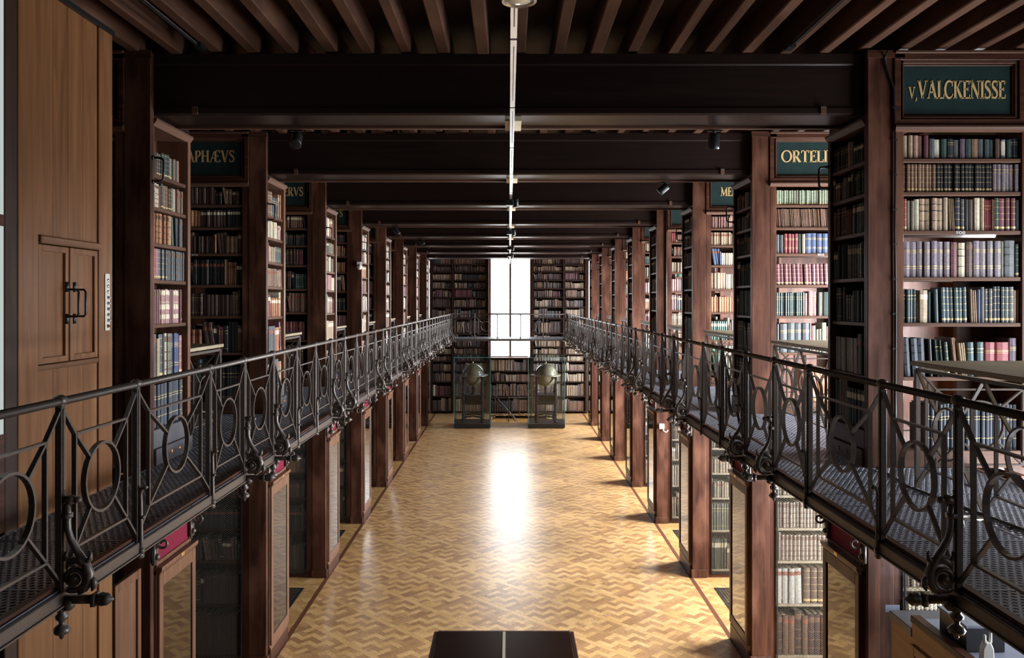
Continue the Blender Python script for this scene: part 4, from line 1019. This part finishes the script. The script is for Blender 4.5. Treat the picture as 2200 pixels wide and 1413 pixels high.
# ================================================================== DESK IN THE NEAR NAVE
t = thing('display_table', 'dark polished two-leaf display table at the bottom of the picture', 'table', (-.05, 6.9, 0))
zt = .80
B('lid', t, 'desk', -.665, 6.15, zt - .03, -.06, 7.62, zt, .006); B('lid', t, 'desk', -.035, 6.15, zt - .03, .565, 7.62, zt, .006)
B('divider', t, 'creamlabel', -.06, 6.15, zt - .03, -.035, 7.62, zt + .002)
fr = MB(); fr.box(-.705, 6.12, zt - .12, -.67, 7.66, zt - .012).box(.57, 6.12, zt - .12, .605, 7.66, zt - .012).box(-.67, 7.625, zt - .12, .57, 7.66, zt - .004).box(-.67, 6.12, zt - .12, .57, 6.15, zt - .004)
fr.build('frame', M['wood_y'], t, bevel=.004)
for x in (-.68, .54):
    for y in (6.15, 7.6): MB().box(x, y, 0, x + .045, y + .045, zt - .1).build('leg', M['wood_z'], t, bevel=.004)

# ================================================================== RIGHT FOREGROUND COUNTER
XK = 2.62
t = thing('stepped_counter', 'stepped oak fronted counter under the near right gallery', 'counter', (XK + .3, 5.0, 0))
B('front_panel', t, 'oak_orange', XK + .01, 4.0, 0, XK + .04, 5.60, 1.70)
B('counter_body', t, 'darkwood', XK + .04, 4.0, 0, XK + .75, 5.60, 1.70)
MB().box(XK, 5.31, 1.70, XK + .75, 5.62, 1.76).build('lower_top', M['slate'], t, bevel=.004)
B('upper_front', t, 'oak_orange', XK + .005, 4.0, 1.68, XK + .03, 5.31, 1.80)
MB().box(XK - .004, 4.0, 1.80, XK + .06, 5.315, 1.845).build('upper_rim', M['wood_y'], t, bevel=.004)
B('upper_top', t, 'bluetop', XK + .06, 4.0, 1.70, XK + .75, 5.31, 1.82)
fr = MB(); fr.box(XK - .008, 4.86, .6, XK + .01, 4.91, 1.66).box(XK - .008, 5.26, .6, XK + .01, 5.31, 1.66).box(XK - .008, 4.91, 1.60, XK + .01, 5.26, 1.66)
fr.build('panel_frame', M['oak_orange'], t, bevel=.004)
t = thing('equipment_box', 'dark flat-topped equipment box on the stepped counter', 'box', (XK + .17, 4.95, 1.82))
B('case', t, 'plinth', XK + .075, 4.8, 1.822, XK + .30, 5.1, 1.965); B('lid', t, 'bluetop', XK + .065, 4.79, 1.965, XK + .31, 5.11, 1.982, .003)
t = thing('cordless_phone', 'pale cordless phone with a stub aerial standing on the counter', 'phone', (2.70, 4.60, 1.82))
MB().prism([(2.665, 1.822), (2.735, 1.822), (2.73, 1.93), (2.715, 1.965), (2.685, 1.965), (2.67, 1.93)], 4.585, 4.63, 'xz').build('handset', M['plasticw'], t, bevel=.004)
MB().lathe([(.008, 0), (.007, .05), (.005, .115), (.002, .12)], (2.724, 4.61, 1.96), 10).build('aerial', M['plasticw'], t, True)
MB().lathe([(.009, 0), (.009, .04), (.004, .045)], (2.69, 4.61, 1.96), 10).build('antenna_cap', M['plasticw'], t, True)
t = thing('glass_partition', 'clear glass sheet with a pale label before the nearest right pillar', 'glass sheet', (2.74, 5.8, 0))
B('sheet', t, 'glass', 2.60, 5.72, .05, 2.80, 5.728, 2.28); B('paper_label', t, 'bluetop', 2.64, 5.715, 1.71, 2.74, 5.719, 1.76)
B('clamp', t, 'black', 2.60, 5.70, 2.24, 2.78, 5.74, 2.32)

# ================================================================== LAMPS, TRACK, FITTINGS
t = thing('lighting_track', 'bright metal lighting track hung under the beams along the nave centre', 'track', (.02, 3.2, ZB))
y = 1.2; i = 0
while y < 27:
    L = 1.42
    B('track_section', t, 'chrome', .006, y, ZB - .062, .038, y + L - .03, ZB - .036)
    B('track_slot', t, 'black', .020, y + .1, ZB - .0625, .026, y + L - .2, ZB - .0615)
    B('coupler', t, 'black', .008, y + L - .03, ZB - .060, .036, y + L, ZB - .038)
    y += L
for k in range(1, 9):
    B('mounting_block', t, 'creamlabel', -.03, FR(k) + .1, ZB - .036, .09, FR(k) + .45, ZB - .0005)
def track_lamp(y, big, label):
    t = thing('track_lamp', label, 'lamp', (.02, y, ZB - .06), 'lamps on the centre track')
    if big:
        MB().lathe([(.030, 0), (.070, -.01), (.076, -.05), (.076, -.075), (.066, -.08), (.060, -.07)], (.04, y, ZB - .03), 28).build('head', M['chrome'], t, True)
        MB().lathe([(.058, 0), (.04, -.008), (.005, -.012)], (.04, y, ZB - .10), 24).build('lens', M['lens'], t, True)
    else:
        B('driver_box', t, 'black', -.045, y - .05, ZB - .135, .055, y + .08, ZB - .062, .006)
        MB().lathe([(.034, 0), (.036, -.02), (.036, -.11), (.030, -.115)], (.085, y, ZB - .04), 16).build('head', M['black'], t, True)
        MB().lathe([(.028, 0), (.004, -.003)], (.085, y, ZB - .155), 14).build('lens', M['lens'], t, True)
track_lamp(3.40, True, 'round chrome track lamp cut by the top edge of the picture')
for i, y in enumerate((10.4, 14.9, 19.3, 22.3)): track_lamp(y, False, '%s black lamp head on the centre lighting track' % ['nearest', 'second nearest', 'third nearest', 'farthest'][i])
def spot(x, y, z, dx, dy, label):
    t = thing('spotlight', label, 'lamp', (x, y, z), 'spotlights on the beams')
    B('bracket', t, 'black', x - .05, y - .015, z - .012, x + .05, y + .015, z)
    MB().tube([(x, y, z - .01), (x, y, z - .05)], .010, 8).build('stem', M['black'], t)
    d = Vector((dx, dy, -1)).normalized(); c = Vector((x, y, z - .06))
    MB().lathe([(.032, -.035), (.042, -.025), (.044, .06), (.047, .085), (.040, .088)], c, 18, 0, d).build('head', M['black'], t, True)
    MB().lathe([(.039, .082), (.030, .085), (.004, .086)], c, 18, 0, d).build('lens', M['lens'], t, True)
y1 = FR(1) + .42
spot(-1.66, y1 + .08, ZB - .018, .05, -.9, 'black spotlight under the nearest beam on the left')
spot(1.60, y1 + .08, ZB - .018, .0, .25, 'black spotlight under the nearest beam on the right')
y2 = FR(2) + .42
spot(1.75, y2 + .05, ZB - .018, -1.2, .3, 'black tilted spotlight under the second beam on the right')
spot(-2.05, FR(4) + .45, ZB - .018, .8, .3, 'black spotlight under the fourth beam on the left')
spot(-1.9, FR(5) + .45, ZB - .018, 1.2, .2, 'small tilted spotlight under the fifth beam on the left')
t = thing('motion_sensor', 'small white motion sensor on the fourth left pillar', 'sensor', (-2.60, FR(4) - .02, 4.55))
MB().lathe([(.04, 0), (.045, .02), (.045, .05), (.03, .08), (.004, .09)], (-2.62, FR(4) - .06, 4.50), 14, 0, (.3, -.6, -.3)).build('dome', M['white'], t, True)
B('back_plate', t, 'plasticw', -2.66, FR(4) - .04, 4.50, -2.59, FR(4) - .001, 4.58)
t = thing('wall_socket', 'white switch box with a cable on the fourth right pillar', 'switch', (2.66, FR(4), 1.71))
B('box', t, 'white', 2.62, FR(4) - .04, 1.66, 2.71, FR(4) - .001, 1.75, .006)
MB().tube([(2.69, FR(4) - .02, 1.66), (2.70, FR(4) - .02, 1.62), (2.75, FR(4) - .02, 1.60), (2.78, FR(4) - .02, 1.64)], .008, 8).build('cable', M['plasticw'], t, True)
for x, lb in ((-2.17, 'left'), (1.96, 'right')):
    t = thing('conduit', 'thin black conduit under the joists at the near %s' % lb, 'conduit', (x, 3, ZJ - .02))
    MB().tube([(x, .5, ZJ - .03), (x, 5.7, ZJ - .03)], .009, 6).build('pipe', M['black'], t)
    MB().tube([(x + .02, .5, ZJ - .034), (x + .02, 5.6, ZJ - .034)], .004, 6).build('wire', M['iron'], t)
    B('end_clip', t, 'black', x - .02, 5.65, ZJ - .045, x + .03, 5.75, ZJ - .012)
# cables on pillars
def cable(x, y, pts, r, label, clips):
    t = thing('cable', label, 'cable', (x, y, ZG))
    MB().tube(pts, r, 8).build('cord', M['black'], t, True)
    for z in clips: B('clip', t, 'black', x - .022, y - .006, z - .006, x + .012, y + .006, z + .006)
f = FR(1) - .012
cable(2.775, f, [(2.70, f - .05, ZJ - .02), (2.70, f, ZJ - .06), (2.72, f, ZJ - .16), (2.765, f, ZJ - .28), (2.775, f, 5.0), (2.772, f, 4.4), (2.778, f, 3.8), (2.775, f, 3.3), (2.778, f, ZG + .02)], .008, 'black cable clipped down the nearest right pillar', [5.28, 5.05, 4.80, 4.55, 4.3, 4.05, 3.8, 3.55])
f = FR(4) - .014
cable(2.745, f, [(2.745, f, ZJ - .05), (2.745, f, 4.3), (2.747, f, ZG + .02)], .012, 'thin conduit clipped down the fourth right pillar', [5.0, 4.55, 4.1, 3.6])
# loose cables on the near right deck
t = thing('loose_cables', 'black and pale cables lying on the near right walkway', 'cable', (2.3, 4.6, ZG))
MB().tube([(2.62, 5.8, ZG + .012), (2.55, 5.2, ZG + .012), (2.62, 4.6, ZG + .012), (2.7, 4.0, ZG + .012), (2.72, 3.6, ZG + .012)], .012, 8).build('black_cord', M['black'], t, True)
MB().tube([(2.45, 4.5, ZG + .010), (2.5, 4.42, ZG + .012), (2.6, 4.44, ZG + .010), (2.58, 4.52, ZG + .01), (2.5, 4.5, ZG + .01), (2.4, 4.3, ZG + .01)], .006, 8).build('pale_cord', M['nickel'], t, True)
# floor grilles
for s in (1, -1):
    for k in (2, 3):
        y0 = FR(k) + SD + .15
        t = thing('floor_grille', 'black iron floor grille in the aisle past the %s %s pillar' % (ORD[k], SIDE[s]), 'grille', (s * 2.95, y0 + .7, 0), 'floor grilles')
        mb = MB(); a, b = sorted((s * 2.78, s * 3.12))
        mb.box(a, y0, .001, b, y0 + .02, .006).box(a, y0 + 1.48, .001, b, y0 + 1.5, .006).box(a, y0, .001, a + .02, y0 + 1.5, .006).box(b - .02, y0, .001, b, y0 + 1.5, .006)
        mb.build('rim', M['rug'], t)
        gr = MB()
        for i in range(1, 40): gr.box(a + .02, y0 + i * .0375, .001, b - .02, y0 + i * .0375 + .014, .005)
        for i in range(1, 9): gr.box(a + i * .0378, y0 + .02, .001, a + i * .0378 + .012, y0 + 1.48, .0055)
        tag(gr.build('grating', M['rug'], t), kind='stuff')
# ================================================================== BOOKS: geometry
PROF = [(0, 1.0), (0, .05), (.12, .018), (.5, 0.0), (.88, .018), (1, .05), (1, 1.0)]
BAND = {'gilt': ('gilt', [(.80, .02), (.70, .012), (.14, .012)]), 'tool': ('gilt', [(.90, .01), (.72, .01), (.53, .01), (.35, .01), (.07, .06)]),
        'cream': ('creamlabel', [(.72, .16)]), 'red': ('redlabel', [(.72, .12)]), 'blue': ('bluetop', [(.92, .10), (.06, .12)]), 'dark': ('plinth', [(.60, .02), (.30, .012), (.80, .012)]),
        'panel': ('brownlabel', [(.80, .13), (.56, .03), (.36, .03), (.16, .03)]), 'creampanel': ('creamlabel', [(.84, .13), (.62, .02), (.42, .15), (.14, .13)]),
        'title': ('gilt', [(.76, .012), (.72, .012), (.68, .008), (.30, .018), (.24, .014)]), 'title2': ('gilt', [(.72, .014), (.66, .014), (.25, .014)]), 'redtop': ('redlabel', [(.80, .11)])}
BANDC = {'gilt': (.55, .40, .17), 'creamlabel': (.62, .54, .38), 'redlabel': (.20, .06, .03), 'brownlabel': (.12, .06, .032), 'bluetop': (.10, .14, .24), 'plinth': (.03, .025, .02)}
def book_unit():
    mb = MB(); n = len(PROF)
    vs = [(x, y, 0) for x, y in PROF] + [(x, y, 1) for x, y in PROF]
    fs = [(i, i + 1, n + i + 1, n + i) for i in range(n - 1)]
    mb.add(vs, fs); 
    mb.add([(x, y, .0) for x, y in PROF] + [(x, y, 1.0) for x, y in PROF], [(0, 1, 2, 3, 4, 5, 6)])
    # cover rims at the top (boards), pages sunk between
    for a, b in ((0, .09), (.91, 1)):
        mb.add([(a, .03, 1), (b, .03, 1), (b, 1, 1), (a, 1, 1)], [(0, 1, 2, 3)])
    mb.add([(0, .05, 1), (.12, .018, 1), (.5, 0, 1), (.88, .018, 1), (1, .05, 1), (.91, .08, 1), (.09, .08, 1)], [(0, 1, 2, 3, 4, 5, 6)])
    return mb.mesh('book', [M['book']], white=True)
def page_unit():
    return MB().box(.09, .07, .01, .91, .985, .985).mesh('page_block', [M['page']])
def band_unit(key):
    mb = MB()
    for zc, hh in BAND[key][1]:
        pr = [(x, y - .012) for x, y in PROF[1:6]]
        pr[0] = (pr[0][0] - .006, pr[0][1]); pr[-1] = (pr[-1][0] + .006, pr[-1][1])
        m = len(pr); vs = [(x, y, zc) for x, y in pr] + [(x, y, zc + hh) for x, y in pr] + [(x, y + .02, zc) for x, y in pr] + [(x, y + .02, zc + hh) for x, y in pr]
        fs = [(i, i + 1, m + i + 1, m + i) for i in range(m - 1)] + [(m + i, m + i + 1, 3 * m + i + 1, 3 * m + i) for i in range(m - 1)] + [(i, 2 * m + i, 2 * m + i + 1, i + 1) for i in range(m - 1)]
        mb.add(vs, fs)
    return mb.mesh('spine_tooling', [M[BAND[key][0]]])
BU, PU = book_unit(), page_unit(); BND = {k: band_unit(k) for k in BAND}
# which books show largest: project each spine and drop those hidden behind nearer stacks, the lift or the gallery deck
F = 1750
def seen(x, y, z):
    sg = 1 if x > 0 else -1; ax = abs(x)
    for k in range(0, 9):
        bk_ = FR(k) + SD
        if bk_ < y - .02 and ax * bk_ / y > XP - .02: return False
    if sg < 0 and y > 5.4 and ax * 5.38 / y > 2.60: return False
    if z < ZG:
        u = (EYE - ZG) / (EYE - z); xx = ax * u
        if XR - .03 < xx: return False
        u = (EYE - ZG + .11) / (EYE - z)
        if XR - .03 < ax * u < XP: return False
    return True
cands = []
for ri, rw in enumerate(ROWS):
    rz = rw['rz']; c, s_ = math.cos(rz), math.sin(rz); ox, oy, oz = rw['o']
    for bi, b in enumerate(rw['books']):
        lx, ly = b['x'], b['inset']
        b['pos'] = (ox + c * lx - s_ * ly, oy + s_ * lx + c * ly, oz); b['rz'] = rz
        if rw['desc'] is None: continue
        def wp(fx, fz): l = lx + b['t'] * fx; return (ox + c * l - s_ * ly, oy + s_ * l + c * ly, oz + b['h'] * fz)
        p = [wp(0, 0), wp(1, 0), wp(1, 1)]
        if p[0][1] < 2: continue
        q = [(v[0] / v[1] * F + 1094, 647 - (v[2] - EYE) / v[1] * F) for v in p]
        if not (3 < q[0][0] < 2192 and 0 < q[2][1] and q[2][1] < 1395): continue
        area = abs(q[1][0] - q[0][0]) * (min(q[1][1], 1413) - q[2][1])
        if seen(*wp(.5, .55)) and seen(*wp(.5, .85)): cands.append((area, ri, bi))
cands.sort(key=lambda t: -t[0])
chosen = set((ri, bi) for _, ri, bi in cands[:300])
print('individual books', len(chosen), 'of', sum(len(r['books']) for r in ROWS), cands[299][0])
NTH = ['first', 'second', 'third', 'fourth', 'fifth', 'sixth', 'seventh', 'eighth', 'ninth', 'tenth', 'eleventh', 'twelfth', 'thirteenth', 'fourteenth', 'fifteenth', 'sixteenth', 'seventeenth', 'eighteenth', 'nineteenth', 'twentieth']
def nth(n): return NTH[n] if n < 20 else '%d%s' % (n + 1, {1: 'st', 2: 'nd', 3: 'rd'}.get((n + 1) % 10, 'th') if (n + 1) not in (11, 12, 13) else 'th')
SHELF = ['top', 'second', 'third', 'fourth', 'fifth', 'sixth', 'bottom']
mass = MB(); mass.cur = (1, 1, 1); n = len(PROF)
for ri, rw in enumerate(ROWS):
    for bi, b in enumerate(rw['books']):
        x, y, z = b['pos']; rz = b['rz']; le = R(b['lean'])
        if (ri, bi) in chosen:
            zi, cd, sdn = rw['desc']
            nm = 'bottom' if zi == len(SHELF) - 1 else SHELF[zi]
            if 'lower case' in cd: nm = ['top', 'second', 'third', 'fourth', 'fifth', 'bottom'][zi]
            o = obj('book', BU, None, (x, y, z), (0, le, rz), (b['t'], b['d'], b['h'])); o.color = (*b['c'], 1)
            tag(o, '%s book, %s from left, %s shelf, %s' % (b['cn'], nth(bi), nm, cd), 'book', 'books shelved in the gallery bookcases')
            pb = bpy.data.objects.new('page_block', PU); COL.objects.link(pb); pb.parent = o
            if b['bands'] and b['bands'] in BND:
                sb = bpy.data.objects.new('spine_tooling', BND[b['bands']]); COL.objects.link(sb); sb.parent = o; sb['kind'] = 'stuff'
            continue
        c, s_ = math.cos(rz), math.sin(rz); cl, sl = math.cos(le), math.sin(le); t, d, h = b['t'], b['d'], b['h']
        def tr(px_, py_, pz):
            lx, ly, lz = px_ * t, py_ * d, pz * h
            lx, lz = lx * cl + lz * sl, -lx * sl + lz * cl
            return (x + c * lx - s_ * ly, y + s_ * lx + c * ly, z + lz)
        mass.cur = b['c']
        pr = PROF[:6] + [PROF[6]] if y < 13 else [PROF[0], PROF[1], (.5, 0), PROF[5], PROF[6]]
        m = len(pr)
        mass.add([tr(a, e, 0) for a, e in pr] + [tr(a, e, 1) for a, e in pr], [(i, i + 1, m + i + 1, m + i) for i in range(m - 1)])
        mass.cur = (.46, .38, .26); mass.add([tr(.06, .04, .99), tr(.94, .04, .99), tr(.94, 1, .99), tr(.06, 1, .99)], [(0, 1, 2, 3)])
        if b['bands'] and b['bands'] in BAND and y < 22:
            mk, bl = BAND[b['bands']]; mass.cur = BANDC[mk]
            for zc, hh in (bl if y < 14 else bl[:2]):
                pp = [(-.004, .045), (.12, .006), (.5, -.012), (.88, .006), (1.004, .045)] if y < 13 else [(0, .04), (.5, -.01), (1, .04)]
                m2 = len(pp); mass.add([tr(a, e, zc) for a, e in pp] + [tr(a, e, zc + hh) for a, e in pp], [(i, i + 1, m2 + i + 1, m2 + i) for i in range(m2 - 1)])
o = mass.build('book_rows', M['book'])
tag(o, 'all the smaller and farther rows of old books on shelves', 'books', None, 'stuff')
